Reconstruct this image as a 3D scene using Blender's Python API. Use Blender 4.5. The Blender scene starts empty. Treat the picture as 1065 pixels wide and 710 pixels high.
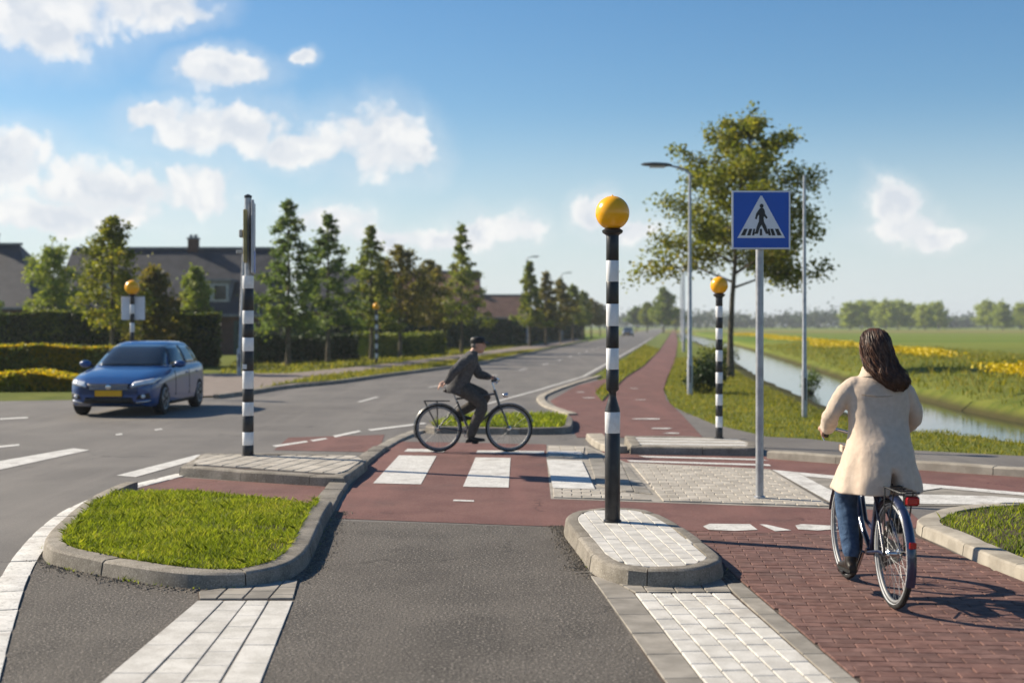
import bpy, bmesh, math, random
import numpy as np
from mathutils import Vector, Matrix
from mathutils.bvhtree import BVHTree
from mathutils.geometry import tessellate_polygon

SC = bpy.context.scene
COL = SC.collection
R = math.radians
random.seed(7)
RNG = np.random.default_rng(11)

# ------------------------------------------------------------------ camera
FPX, HOR, CX, CAMH = 1400.0, 338.0, 532.5, 1.8       # focal length in photo pixels, horizon row, centre column, eye height
cam_data = bpy.data.cameras.new('camera')
cam = bpy.data.objects.new('camera', cam_data); COL.objects.link(cam)
cam.location = (0, 0, CAMH); cam.rotation_euler = (R(90), 0, 0)
cam_data.sensor_width = 36.0
cam_data.lens = 36.0 * FPX / 1065.0
cam_data.shift_y = -(355.0 - HOR) / 1065.0
cam_data.clip_start = 0.1; cam_data.clip_end = 8000
cam_data.dof.use_dof = True
cam_data.dof.focus_distance = 10.8
cam_data.dof.aperture_fstop = 1.6
SC.camera = cam

# ------------------------------------------------------------------ sky
SUN_EL, SUN_AZ = R(33), R(-66)                        # azimuth from +Y, negative to the left
world = bpy.data.worlds.new('World'); SC.world = world; world.use_nodes = True
nt = world.node_tree; nt.nodes.clear()
def N(tree, typ, **kw):
    n = tree.nodes.new(typ)
    for k, v in kw.items(): setattr(n, k, v)
    return n
def math_n(tree, op, a, b=None, c=None, clamp=False):
    n = tree.nodes.new('ShaderNodeMath'); n.operation = op; n.use_clamp = clamp
    for i, v in enumerate((a, b, c)):
        if v is None: continue
        if isinstance(v, (int, float)): n.inputs[i].default_value = v
        else: tree.links.new(v, n.inputs[i])
    return n.outputs[0]
def vmath_n(tree, op, a, b=None):
    n = tree.nodes.new('ShaderNodeVectorMath'); n.operation = op
    for i, v in enumerate((a, b)):
        if v is None: continue
        if isinstance(v, (tuple, list)): n.inputs[i].default_value = v
        else: tree.links.new(v, n.inputs[i])
    return n.outputs['Value'] if op in ('LENGTH', 'DOT_PRODUCT') else n.outputs[0]
def smooth_n(tree, v, lo, hi, a=0.0, b=1.0):
    n = tree.nodes.new('ShaderNodeMapRange'); n.interpolation_type = 'SMOOTHSTEP'
    tree.links.new(v, n.inputs['Value'])
    n.inputs['From Min'].default_value = lo; n.inputs['From Max'].default_value = hi
    n.inputs['To Min'].default_value = a; n.inputs['To Max'].default_value = b
    return n.outputs['Result']
def noise_n(tree, vec, scale, detail=6, rough=0.55, out='Fac'):
    n = tree.nodes.new('ShaderNodeTexNoise')
    if tree is nt: n.noise_dimensions = '2D'
    if vec is not None: tree.links.new(vec, n.inputs['Vector'])
    n.inputs['Scale'].default_value = scale; n.inputs['Detail'].default_value = detail; n.inputs['Roughness'].default_value = rough
    return n.outputs[out]
def mix_n(tree, fac, a, b, mode='MIX'):
    n = tree.nodes.new('ShaderNodeMix'); n.data_type = 'RGBA'; n.blend_type = mode
    if isinstance(fac, (int, float)): n.inputs[0].default_value = fac
    else: tree.links.new(fac, n.inputs[0])
    for i, v in ((6, a), (7, b)):
        if isinstance(v, (tuple, list)): n.inputs[i].default_value = tuple(v)[:3] + (1,)
        else: tree.links.new(v, n.inputs[i])
    return n.outputs[2]

sky = N(nt, 'ShaderNodeTexSky', sky_type='NISHITA')
sky.sun_disc = False; sky.sun_elevation = SUN_EL; sky.sun_rotation = SUN_AZ
sky.altitude = 0; sky.air_density = 1.0; sky.dust_density = 0.3; sky.ozone_density = 2.6
tc = N(nt, 'ShaderNodeTexCoord')
sep = N(nt, 'ShaderNodeSeparateXYZ'); nt.links.new(tc.outputs['Generated'], sep.inputs[0])
az = math_n(nt, 'ARCTAN2', sep.outputs[0], sep.outputs[1])
el = math_n(nt, 'ARCSINE', sep.outputs[2])
comb = N(nt, 'ShaderNodeCombineXYZ'); nt.links.new(az, comb.inputs[0]); nt.links.new(el, comb.inputs[1])
ae = comb.outputs[0]
# billowing edges: the lookup is pushed about by two octaves of noise
w1 = vmath_n(nt, 'SUBTRACT', noise_n(nt, ae, 26, 5, 0.6, 'Color'), (0.5, 0.5, 0.5))
w2 = vmath_n(nt, 'SUBTRACT', noise_n(nt, ae, 9, 2, 0.5, 'Color'), (0.5, 0.5, 0.5))
aew = vmath_n(nt, 'ADD', ae, vmath_n(nt, 'ADD', vmath_n(nt, 'MULTIPLY', w1, (0.026, 0.024, 0)), vmath_n(nt, 'MULTIPLY', w2, (0.05, 0.022, 0))))
# cumulus: (azimuth, elevation, half width, half height) in milliradians
CLOUDS = [(-345, 222, 62, 34), (-290, 232, 48, 22), (-245, 226, 32, 13), (-335, 200, 26, 18), (-405, 226, 40, 26),
          (-210, 182, 37, 14), (-152, 196, 12, 6),
          (-208, 140, 70, 20), (-262, 147, 28, 12), (-150, 126, 42, 14), (-100, 133, 38, 28), (-75, 122, 24, 18),
          (-375, 112, 52, 26), (-300, 95, 50, 20), (-232, 96, 42, 18), (-420, 96, 60, 34), (-330, 76, 80, 14),
          (-130, 74, 36, 12), (-90, 62, 40, 9), (-14, 70, 34, 14), (-45, 62, 30, 10), (62, 86, 22, 15), (88, 74, 30, 12),
          (274, 84, 19, 15), (284, 70, 28, 13), (305, 62, 24, 9)]
rr = random.Random(5)
a_ = 520
while a_ < 2 * math.pi * 1000 - 560:                  # the same kind of cloud all the way round
    e_ = rr.uniform(70, 260); wv = rr.uniform(35, 75)
    CLOUDS.append((((a_ + 3141.6) % 6283.2) - 3141.6, e_, wv, wv * rr.uniform(.3, .45)))
    a_ += rr.uniform(230, 430)
dmin = None
for (a, e, ra, re) in CLOUDS:
    mp = N(nt, 'ShaderNodeMapping', vector_type='TEXTURE'); nt.links.new(aew, mp.inputs['Vector'])
    mp.inputs['Location'].default_value = (a / 1000, e / 1000, 0); mp.inputs['Scale'].default_value = (ra * .98 / 1000, re * 1.05 / 1000, 1)
    d = vmath_n(nt, 'LENGTH', mp.outputs[0])
    dmin = d if dmin is None else math_n(nt, 'SMOOTH_MIN', dmin, d, 0.35)
def puffs(scale):
    v = N(nt, 'ShaderNodeTexVoronoi', feature='SMOOTH_F1', voronoi_dimensions='2D'); nt.links.new(aew, v.inputs['Vector']); v.inputs['Scale'].default_value = scale; v.inputs['Smoothness'].default_value = 0.35
    return v.outputs['Distance']
puff = math_n(nt, 'ADD', math_n(nt, 'MULTIPLY', puffs(34), 0.6), math_n(nt, 'MULTIPLY', puffs(80), 0.4))
fine = noise_n(nt, ae, 90, 6, 0.6)
dens = math_n(nt, 'ADD', math_n(nt, 'ADD', dmin, math_n(nt, 'MULTIPLY', math_n(nt, 'SUBTRACT', puff, 0.38), 0.75)), math_n(nt, 'MULTIPLY', math_n(nt, 'SUBTRACT', fine, 0.5), 0.5))
cov = smooth_n(nt, dens, 1.20, 0.58)
veil = math_n(nt, 'MULTIPLY', smooth_n(nt, dmin, 1.8, 0.9), 0.22)
cov = math_n(nt, 'MAXIMUM', math_n(nt, 'MULTIPLY', cov, 0.93), veil)
haze_low = smooth_n(nt, el, 0.17, 0.0, 0.0, 0.80)    # thin pale vapour low over the flat land
lump = noise_n(nt, aew, 34, 6, 0.6)
core = smooth_n(nt, dens, 0.75, 0.25)
shade = math_n(nt, 'ADD', math_n(nt, 'MULTIPLY', smooth_n(nt, puff, 0.22, 0.55), 0.55), math_n(nt, 'MULTIPLY', smooth_n(nt, lump, 0.60, 0.38), math_n(nt, 'MULTIPLY', core, 0.6)), clamp=True)
cloud_col = mix_n(nt, shade, (8.1, 8.05, 7.95), (6.0, 6.35, 6.9))
hsv = N(nt, 'ShaderNodeHueSaturation'); nt.links.new(sky.outputs[0], hsv.inputs['Color']); hsv.inputs['Saturation'].default_value = 1.28; hsv.inputs['Value'].default_value = 0.98
base = mix_n(nt, haze_low, hsv.outputs[0], (6.0, 6.7, 7.3))
fin = mix_n(nt, cov, base, cloud_col)
bg = N(nt, 'ShaderNodeBackground'); bg.inputs['Strength'].default_value = 0.070
nt.links.new(fin, bg.inputs['Color'])
wo = N(nt, 'ShaderNodeOutputWorld'); nt.links.new(bg.outputs[0], wo.inputs['Surface'])

# ------------------------------------------------------------------ sun
sun_data = bpy.data.lights.new('sun', 'SUN'); sun_data.energy = 5.0; sun_data.angle = R(0.5); sun_data.color = (1.0, 0.88, 0.70)
sun = bpy.data.objects.new('sun', sun_data); COL.objects.link(sun)
sun_vec = Vector((math.sin(SUN_AZ) * math.cos(SUN_EL), math.cos(SUN_AZ) * math.cos(SUN_EL), math.sin(SUN_EL)))
sun.rotation_euler = sun_vec.to_track_quat('Z', 'Y').to_euler(); sun.location = (-30, 10, 40)
# ------------------------------------------------------------------ exposure
SC.view_settings.view_transform = 'Standard'; SC.view_settings.look = 'None'
SC.view_settings.exposure = 0.78; SC.view_settings.gamma = 1.0; SC.view_settings.use_curve_mapping = False
SC.cycles.use_denoising = True
SC.cycles.max_bounces = 5; SC.cycles.diffuse_bounces = 3; SC.cycles.glossy_bounces = 3; SC.cycles.volume_bounces = 0; SC.cycles.transparent_max_bounces = 6

# ------------------------------------------------------------------ materials
MATS = {}
def pm(name, c1, c2=None, scale=6.0, detail=6, rough=0.85, bump=0.0, bscale=60.0, bdist=0.01, rnd=0.0, spec=0.3, metallic=0.0,
       stain=0.0, stain_c=(0.08, 0.075, 0.065), stain_scale=1.3, speck=0.0, speck_scale=220.0, speck_c=(0.3, 0.29, 0.28), coords='pos', coat=0.0, contrast=(0.35, 0.65), sheen=0.0, wear=0.0):
    """Procedural surface: two tones mixed by noise, optional speckle, stains, per-piece variation and relief."""
    if name in MATS: return MATS[name]
    m = bpy.data.materials.new(name); m.use_nodes = True; t = m.node_tree; t.nodes.clear()
    out = N(t, 'ShaderNodeOutputMaterial'); b = N(t, 'ShaderNodeBsdfPrincipled'); t.links.new(b.outputs[0], out.inputs[0])
    if coords == 'pos': v = N(t, 'ShaderNodeNewGeometry').outputs['Position']
    else: v = N(t, 'ShaderNodeTexCoord').outputs['Object']
    c2 = c2 or tuple(min(1, x * 1.18) for x in c1)
    nf = noise_n(t, v, scale, detail, 0.6)
    col = mix_n(t, smooth_n(t, nf, *contrast), c1, c2)
    if speck:
        sp = noise_n(t, v, speck_scale, 2, 0.5)
        col = mix_n(t, smooth_n(t, sp, 0.56, 0.70, 0, speck), col, speck_c)
        col = mix_n(t, smooth_n(t, sp, 0.46, 0.30, 0, speck), col, tuple(x * .35 for x in c1))
    if wear:
        mp = N(t, 'ShaderNodeMapping'); t.links.new(v, mp.inputs[0]); mp.inputs['Scale'].default_value = (1.5, 0.10, 1); mp.inputs['Rotation'].default_value = (0, 0, R(-3))
        col = mix_n(t, smooth_n(t, noise_n(t, mp.outputs[0], 1.0, 4, .6), .45, .68, 0, wear), col, tuple(x * 1.75 for x in c1))
        vo = N(t, 'ShaderNodeTexVoronoi', feature='DISTANCE_TO_EDGE'); vo.inputs['Scale'].default_value = 0.55
        t.links.new(vmath_n(t, 'ADD', v, vmath_n(t, 'MULTIPLY', noise_n(t, v, 2.2, 6, .7, 'Color'), (.9, .9, 0))), vo.inputs['Vector'])
        crack = math_n(t, 'MULTIPLY', smooth_n(t, vo.outputs['Distance'], .010, .002), smooth_n(t, noise_n(t, v, .35, 2), .52, .60))
        col = mix_n(t, math_n(t, 'MULTIPLY', crack, .8), col, tuple(x * .3 for x in c1))
        blot = smooth_n(t, noise_n(t, v, 1.9, 3, .5), .66, .76, 0, .45)
        col = mix_n(t, blot, col, tuple(x * .45 for x in c1))
    if stain:
        sn = noise_n(t, v, stain_scale, 8, 0.65)
        col = mix_n(t, smooth_n(t, sn, 0.52, 0.74, 0, stain), col, stain_c)
    if rnd:
        oi = N(t, 'ShaderNodeObjectInfo').outputs['Random']; ri = N(t, 'ShaderNodeNewGeometry').outputs['Random Per Island']
        f = math_n(t, 'FRACT', math_n(t, 'ADD', oi, ri))
        hs = N(t, 'ShaderNodeHueSaturation'); t.links.new(col, hs.inputs['Color'])
        t.links.new(math_n(t, 'MULTIPLY_ADD', f, 2 * rnd, 1 - rnd), hs.inputs['Value'])
        f2 = math_n(t, 'FRACT', math_n(t, 'MULTIPLY', f, 7.31))
        t.links.new(math_n(t, 'MULTIPLY_ADD', f2, rnd * .8, 1 - rnd * .4), hs.inputs['Saturation'])
        col = hs.outputs[0]
    t.links.new(col, b.inputs['Base Color'])
    rn = math_n(t, 'MULTIPLY_ADD', nf, 0.16, rough - 0.08, clamp=True); t.links.new(rn, b.inputs['Roughness'])
    b.inputs['Specular IOR Level'].default_value = spec; b.inputs['Metallic'].default_value = metallic; b.inputs['Coat Weight'].default_value = coat
    b.inputs['Coat Roughness'].default_value = 0.06; b.inputs['Sheen Weight'].default_value = sheen
    if bump:
        bn = N(t, 'ShaderNodeBump'); bn.inputs['Strength'].default_value = bump; bn.inputs['Distance'].default_value = bdist
        t.links.new(noise_n(t, v, bscale, 4, 0.6), bn.inputs['Height']); t.links.new(bn.outputs[0], b.inputs['Normal'])
    MATS[name] = m
    return m
def leaf_mat(name, cols, rough=0.55, trans=0.35, tint_scale=0.8):
    """Leaves and blades: each face its own shade from a ramp, broad patches by noise, light passing through."""
    if name in MATS: return MATS[name]
    m = bpy.data.materials.new(name); m.use_nodes = True; t = m.node_tree; t.nodes.clear()
    out = N(t, 'ShaderNodeOutputMaterial')
    g = N(t, 'ShaderNodeNewGeometry'); ri = g.outputs['Random Per Island']
    nz = noise_n(t, g.outputs['Position'], tint_scale, 4, 0.6)
    f = math_n(t, 'ADD', math_n(t, 'MULTIPLY', ri, 0.55), math_n(t, 'MULTIPLY', math_n(t, 'SUBTRACT', nz, 0.25), 0.9), clamp=True)
    rp = N(t, 'ShaderNodeValToRGB'); t.links.new(f, rp.inputs[0])
    while len(rp.color_ramp.elements) < len(cols): rp.color_ramp.elements.new(0.5)
    for i, c in enumerate(cols):
        rp.color_ramp.elements[i].position = 0.15 + 0.75 * i / (len(cols) - 1); rp.color_ramp.elements[i].color = tuple(c) + (1,)
    b = N(t, 'ShaderNodeBsdfPrincipled'); t.links.new(rp.outputs[0], b.inputs['Base Color']); b.inputs['Roughness'].default_value = rough
    b.inputs['Specular IOR Level'].default_value = 0.25
    tr = N(t, 'ShaderNodeBsdfTranslucent'); t.links.new(mix_n(t, 1.0, rp.outputs[0], (1.5, 1.45, 0.7), 'MULTIPLY'), tr.inputs[0])
    mx = N(t, 'ShaderNodeMixShader'); mx.inputs[0].default_value = trans
    t.links.new(b.outputs[0], mx.inputs[1]); t.links.new(tr.outputs[0], mx.inputs[2]); t.links.new(mx.outputs[0], out.inputs[0])
    MATS[name] = m
    return m

M_ROAD = pm('old_asphalt', (0.110, 0.100, 0.089), (0.150, 0.138, 0.124), scale=0.5, rough=0.75, bump=0.6, bscale=90, bdist=0.008, speck=0.5, speck_scale=70, speck_c=(0.27, 0.25, 0.225), wear=.45, stain=0.5, stain_scale=0.35, stain_c=(0.085, 0.076, 0.067), spec=.4)
M_ASPH = pm('asphalt', (0.072, 0.064, 0.055), (0.106, 0.095, 0.083), scale=1.1, rough=0.85, bump=1.0, bscale=60, bdist=0.012, speck=.95, speck_scale=58, speck_c=(0.30, 0.27, 0.235), wear=.5, stain=0.4, stain_scale=0.7, stain_c=(0.058, 0.05, 0.044))
M_REDA = pm('red_asphalt', (0.125, 0.058, 0.050), (0.165, 0.082, 0.070), scale=1.6, rough=0.85, bump=0.7, bscale=80, bdist=0.008, speck=0.5, speck_scale=70, speck_c=(0.24, 0.16, 0.14), wear=.4, stain=0.5, stain_scale=0.9, stain_c=(0.075, 0.05, 0.045))
M_BRICK = pm('red_brick_paver', (0.112, 0.058, 0.048), (0.170, 0.094, 0.078), scale=9, rough=0.85, bump=0.45, bscale=120, bdist=0.004, rnd=0.13, stain=0.5, stain_scale=0.9, stain_c=(0.115, 0.085, 0.072))
M_JOINT = pm('joint_sand', (0.10, 0.075, 0.06), (0.06, 0.046, 0.038), scale=14, rough=0.95, bump=0.3, bscale=200)
M_WTILE = pm('white_paver', (0.44, 0.425, 0.39), (0.56, 0.545, 0.51), scale=5, rough=0.8, bump=0.35, bscale=90, bdist=0.004, rnd=0.07, stain=0.7, stain_scale=1.7, stain_c=(0.30, 0.275, 0.245), speck=0.35, speck_scale=160, speck_c=(0.75, 0.74, 0.72))
M_BTILE = pm('beige_paver', (0.33, 0.30, 0.255), (0.43, 0.395, 0.34), scale=4, rough=0.85, bump=0.35, bscale=90, bdist=0.004, rnd=0.12, stain=0.4, stain_scale=1.4, stain_c=(0.26, 0.235, 0.20))
M_GTILE = pm('grey_paver', (0.20, 0.185, 0.16), (0.29, 0.268, 0.235), scale=4, rough=0.88, bump=0.4, bscale=90, bdist=0.004, rnd=0.16, stain=0.4, stain_scale=1.6, stain_c=(0.12, 0.11, 0.09))
M_KERB = pm('concrete_kerb', (0.165, 0.147, 0.12), (0.255, 0.23, 0.192), scale=4.5, rough=0.88, bump=0.5, bscale=110, bdist=0.004, rnd=0.12, stain=0.75, stain_scale=3.4, stain_c=(0.11, 0.095, 0.07), speck=0.5, speck_scale=90, speck_c=(0.45, 0.42, 0.38))
M_LKERB = pm('pale_kerb', (0.24, 0.216, 0.178), (0.34, 0.31, 0.26), scale=4.5, rough=0.88, bump=0.4, bscale=110, bdist=0.004, rnd=0.10, stain=0.5, stain_scale=2.6, stain_c=(0.26, 0.235, 0.2))
M_PAINT = pm('road_paint', (0.50, 0.49, 0.46), (0.62, 0.61, 0.58), scale=6, rough=0.7, bump=0.3, bscale=140, bdist=0.004, stain=0.8, stain_scale=2.6, stain_c=(0.25, 0.22, 0.20), speck=.6, speck_scale=42, speck_c=(.5, .48, .45))
M_FOOT = pm('footpath_paving', (0.17, 0.14, 0.12), (0.23, 0.19, 0.165), scale=2.5, rough=0.9, bump=0.3, bscale=60)
M_SOIL = pm('soil', (0.045, 0.034, 0.02), (0.085, 0.07, 0.035), scale=9, rough=0.95, bump=0.6, bscale=60, bdist=0.02)
M_TURF = pm('turf', (0.085, 0.115, 0.016), (0.14, 0.165, 0.028), scale=1.4, rough=0.95, bump=0.8, bscale=45, bdist=0.03, stain=0.4, stain_scale=0.6, stain_c=(0.12, 0.115, 0.035))
M_STEEL = pm('galvanised_steel', (0.30, 0.31, 0.33), (0.40, 0.41, 0.43), scale=9, rough=0.45, metallic=0.6, spec=0.5, stain=0.15)
M_BLACK = pm('black_paint', (0.012, 0.012, 0.014), (0.022, 0.022, 0.024), scale=12, rough=0.42, spec=0.45, stain=.35, stain_scale=6, stain_c=(0.06, 0.058, 0.055))
M_WHITE = pm('white_reflective', (0.62, 0.63, 0.64), (0.72, 0.73, 0.74), scale=8, rough=0.42, spec=0.45, stain=0.5, stain_scale=6, stain_c=(0.40, 0.385, 0.35))
M_AMBER = pm('amber_globe', (0.90, 0.40, 0.004), (0.94, 0.44, 0.006), scale=3, rough=0.22, spec=0.5, coords='obj')
M_BLUE = pm('sign_blue', (0.006, 0.078, 0.42), (0.010, 0.088, 0.46), scale=3, rough=0.4, spec=0.4)
M_SIGNW = pm('sign_white', (0.66, 0.68, 0.72), (0.72, 0.74, 0.78), scale=5, rough=0.4)

# ------------------------------------------------------------------ helpers
def G(px, py, z=0.0):
    """Plan position of a ground feature measured on the photograph, at height z."""
    y = FPX * (CAMH - z) / (py - HOR)
    return ((px - CX) * y / FPX, y)
def GL(pts, z=0.0): return [G(a, b, z) for a, b in pts]
def link(o, parent=None):
    COL.objects.link(o)
    if parent is not None: o.parent = parent
    return o
def tag(o, label=None, cat=None, group=None, kind=None):
    if label: o['label'] = label
    if cat: o['category'] = cat
    if group: o['group'] = group
    if kind: o['kind'] = kind
    return o
def thing(name, label, cat, loc=(0, 0, 0), rz=0.0, group=None):
    o = bpy.data.objects.new(name, None); o.empty_display_size = 0.2
    link(o); o.location = loc; o.rotation_euler = (0, 0, rz)
    return tag(o, label, cat, group)
def sub(name, parent):
    o = bpy.data.objects.new(name, None); o.empty_display_size = 0.1
    return link(o, parent)
def copy_tree(o, parent=None):
    c = o.copy(); COL.objects.link(c); c.parent = parent
    for ch in list(o.children): copy_tree(ch, c)
    return c
def finish(me, smooth, mat):
    if smooth is not None:
        me.polygons.foreach_set('use_smooth', [True] * len(me.polygons))
        if smooth < 180: me.set_sharp_from_angle(angle=R(smooth))
    if mat is not None: me.materials.append(mat)
    me.update()
class MB:
    """Collects shapes and links them as one mesh."""
    def __init__(s): s.v = []; s.f = []
    def add(s, vs, fs):
        o = len(s.v); s.v += [tuple(p) for p in vs]; s.f += [tuple(i + o for i in f) for f in fs]
        return s
    def box(s, c, d, rz=0.0, bev=0.0):
        x, y, z = d[0] / 2, d[1] / 2, d[2] / 2; M = Matrix.Rotation(rz, 3, 'Z'); c = Vector(c)
        if bev <= 0:
            vs = [c + M @ Vector((a * x, b * y, e * z)) for e in (-1, 1) for a, b in ((-1, -1), (1, -1), (1, 1), (-1, 1))]
            return s.add(vs, [(3, 2, 1, 0), (4, 5, 6, 7), (0, 1, 5, 4), (1, 2, 6, 5), (2, 3, 7, 6), (3, 0, 4, 7)])
        rings = []
        for zz, k in ((-z, 1), (-z + bev, 0), (z - bev, 0), (z, 1)):
            q = bev * k; ring = []
            for a, b in ((-1, -1), (1, -1), (1, 1), (-1, 1)):
                p1 = Vector((a * (x - q), b * (y - q - bev * .8), zz)); p2 = Vector((a * (x - q - bev * .8), b * (y - q), zz))
                ring += [p1, p2] if a * b < 0 else [p2, p1]
            rings.append([c + M @ p for p in ring])
        return s.loft(rings)
    def loft(s, rings, cap=True, closed=True):
        n = len(rings[0]); vs = [p for r in rings for p in r]; fs = []
        for i in range(len(rings) - 1):
            for j in range(n if closed else n - 1):
                k = (j + 1) % n
                fs.append((i * n + j, i * n + k, (i + 1) * n + k, (i + 1) * n + j))
        if cap:
            fs.append(tuple(range(n - 1, -1, -1))); fs.append(tuple((len(rings) - 1) * n + j for j in range(n)))
        return s.add(vs, fs)
    def tube(s, pts, r, n=8, cap=True, flat=1.0, up=None):
        pts = [Vector(p) for p in pts]; m = len(pts); rs = r if isinstance(r, (list, tuple)) else [r] * m
        rings = []; prev = None
        for i, p in enumerate(pts):
            t = (pts[min(i + 1, m - 1)] - pts[max(i - 1, 0)]).normalized()
            if prev is None:
                a = Vector(up) if up else (Vector((0, 0, 1)) if abs(t.z) < 0.9 else Vector((1, 0, 0)))
            else: a = prev
            a = (a - t * a.dot(t)).normalized(); b = t.cross(a); prev = a
            rings.append([p + (a * math.cos(2 * math.pi * k / n) + b * math.sin(2 * math.pi * k / n) * flat) * rs[i] for k in range(n)])
        return s.loft(rings, cap)
    def limb(s, pts, r, n=14, flat=1.0, up=None, ripple=0.0):
        """Tapered limb with rounded ends."""
        pts = [Vector(p) for p in pts]; r = list(r)
        d0 = (pts[0] - pts[1]).normalized(); d1 = (pts[-1] - pts[-2]).normalized()
        # resample smoothly
        P = []; Q = []
        for i in range(len(pts) - 1):
            p0, p1, p2, p3 = pts[max(i - 1, 0)], pts[i], pts[i + 1], pts[min(i + 2, len(pts) - 1)]
            for k in range(4):
                t = k / 4
                P.append(0.5 * ((2 * p1) + (p2 - p0) * t + (2 * p0 - 5 * p1 + 4 * p2 - p3) * t * t + (3 * p1 - p0 - 3 * p2 + p3) * t ** 3))
                Q.append(r[i] * (1 - t) + r[i + 1] * t)
        P.append(pts[-1]); Q.append(r[-1])
        if ripple: Q = [q * (1 + ripple * math.sin(2.6 * k + 1.3 * math.sin(k * .9))) for k, q in enumerate(Q)]
        a = [pts[0] + d0 * r[0] * k for k in (0.95, 0.7)]; b = [pts[-1] + d1 * r[-1] * k for k in (0.7, 0.95)]
        return s.tube(a + P + b, [r[0] * .25, r[0] * .72] + Q + [r[-1] * .72, r[-1] * .25], n, True, flat, up)
    def lathe(s, prof, c=(0, 0, 0), n=24, axis='Z'):
        c = Vector(c); rings = []
        for rad, h in prof:
            ring = []
            for k in range(n):
                a = 2 * math.pi * k / n; x, y = rad * math.cos(a), rad * math.sin(a)
                ring.append(c + (Vector((x, y, h)) if axis == 'Z' else Vector((x, h, -y)) if axis == 'Y' else Vector((h, x, y))))
            rings.append(ring)
        return s.loft(rings, True)
    def torus(s, c, Rm, r, axis='Y', n=48, k=10, rx=None):
        rx = rx or r; c = Vector(c); rings = []
        for i in range(n):
            a = 2 * math.pi * i / n; ring = []
            for j in range(k):
                b = 2 * math.pi * j / k; q = Rm + r * math.cos(b); h = rx * math.sin(b)
                x, z = q * math.cos(a), q * math.sin(a)
                ring.append(c + (Vector((x, h, z)) if axis == 'Y' else Vector((x, z, h)) if axis == 'Z' else Vector((h, x, z))))
            rings.append(ring)
        rings.append(rings[0])
        return s.loft(rings, False)
    def ell(s, c, r, n=16, m=10, rot=None):
        c = Vector(c); rings = []
        for i in range(m + 1):
            th = math.pi * (0.02 + 0.96 * i / m); ring = []
            for k in range(n):
                a = 2 * math.pi * k / n
                p = Vector((r[0] * math.sin(th) * math.cos(a), r[1] * math.sin(th) * math.sin(a), -r[2] * math.cos(th)))
                ring.append(c + (rot @ p if rot else p))
            rings.append(ring)
        return s.loft(rings, True)
    def prism(s, poly, z0, z1, cham=0.0):
        """Upright prism over a plan polygon, top edge chamfered."""
        n = len(poly); cx = sum(p[0] for p in poly) / n; cy = sum(p[1] for p in poly) / n
        rings = [[(x, y, z0) for x, y in poly], [(x, y, z1 - cham) for x, y in poly]]
        if cham:
            ring = []
            for x, y in poly:
                d = math.hypot(x - cx, y - cy) or 1; k = max(0.0, 1 - 1.6 * cham / d); ring.append((cx + (x - cx) * k, cy + (y - cy) * k, z1))
            rings.append(ring)
        return s.loft(rings, True)
    def mesh(s, name, mat=None, smooth=None):
        me = bpy.data.meshes.new(name); me.from_pydata(s.v, [], s.f); finish(me, smooth, mat)
        return me
    def build(s, name, mat, parent=None, smooth=None, loc=None):
        o = bpy.data.objects.new(name, s.mesh(name, mat, smooth)); link(o, parent)
        if loc: o.location = loc
        return o
def sheet(name, pts, z, mat, parent=None, kind='structure', label=None, cat=None):
    """Flat ground polygon, any outline."""
    tri = tessellate_polygon([[Vector((x, y, 0)) for x, y in pts]])
    me = bpy.data.meshes.new(name)
    fs = []
    for t in tri:
        a, b, c = [Vector(pts[i]) for i in t]
        fs.append(tuple(t) if (b - a).cross(c - a) > 0 else tuple(reversed(t)))
    me.from_pydata([(x, y, z) for x, y in pts], [], fs); finish(me, None, mat)
    o = bpy.data.objects.new(name, me); link(o, parent)
    if parent is None: tag(o, label, cat, kind=kind)
    return o
def ccw(p):
    a = sum(p[i][0] * p[(i + 1) % len(p)][1] - p[(i + 1) % len(p)][0] * p[i][1] for i in range(len(p)))
    return list(p) if a > 0 else list(reversed(p))
def clip_convex(poly, region):
    out = list(poly)
    for i in range(len(region)):
        a, b = region[i], region[(i + 1) % len(region)]; ex, ey = b[0] - a[0], b[1] - a[1]
        side = lambda p: ex * (p[1] - a[1]) - ey * (p[0] - a[0])
        new = []
        for k in range(len(out)):
            p, q = out[k], out[(k + 1) % len(out)]; sp, sq = side(p), side(q)
            if sp >= 0: new.append(p)
            if sp * sq < 0:
                t = sp / (sp - sq); new.append((p[0] + (q[0] - p[0]) * t, p[1] + (q[1] - p[1]) * t))
        out = new
        if len(out) < 3: return []
    return out
def area(p): return abs(sum(p[i][0] * p[(i + 1) % len(p)][1] - p[(i + 1) % len(p)][0] * p[i][1] for i in range(len(p)))) / 2
def inside(p, poly):
    c = False; n = len(poly); j = n - 1
    for i in range(n):
        if (poly[i][1] > p[1]) != (poly[j][1] > p[1]) and p[0] < (poly[j][0] - poly[i][0]) * (p[1] - poly[i][1]) / (poly[j][1] - poly[i][1]) + poly[i][0]: c = not c
        j = i
    return c
def in_view(p): return p[1] > 6.2 and abs(p[0] / p[1]) < 0.40
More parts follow.
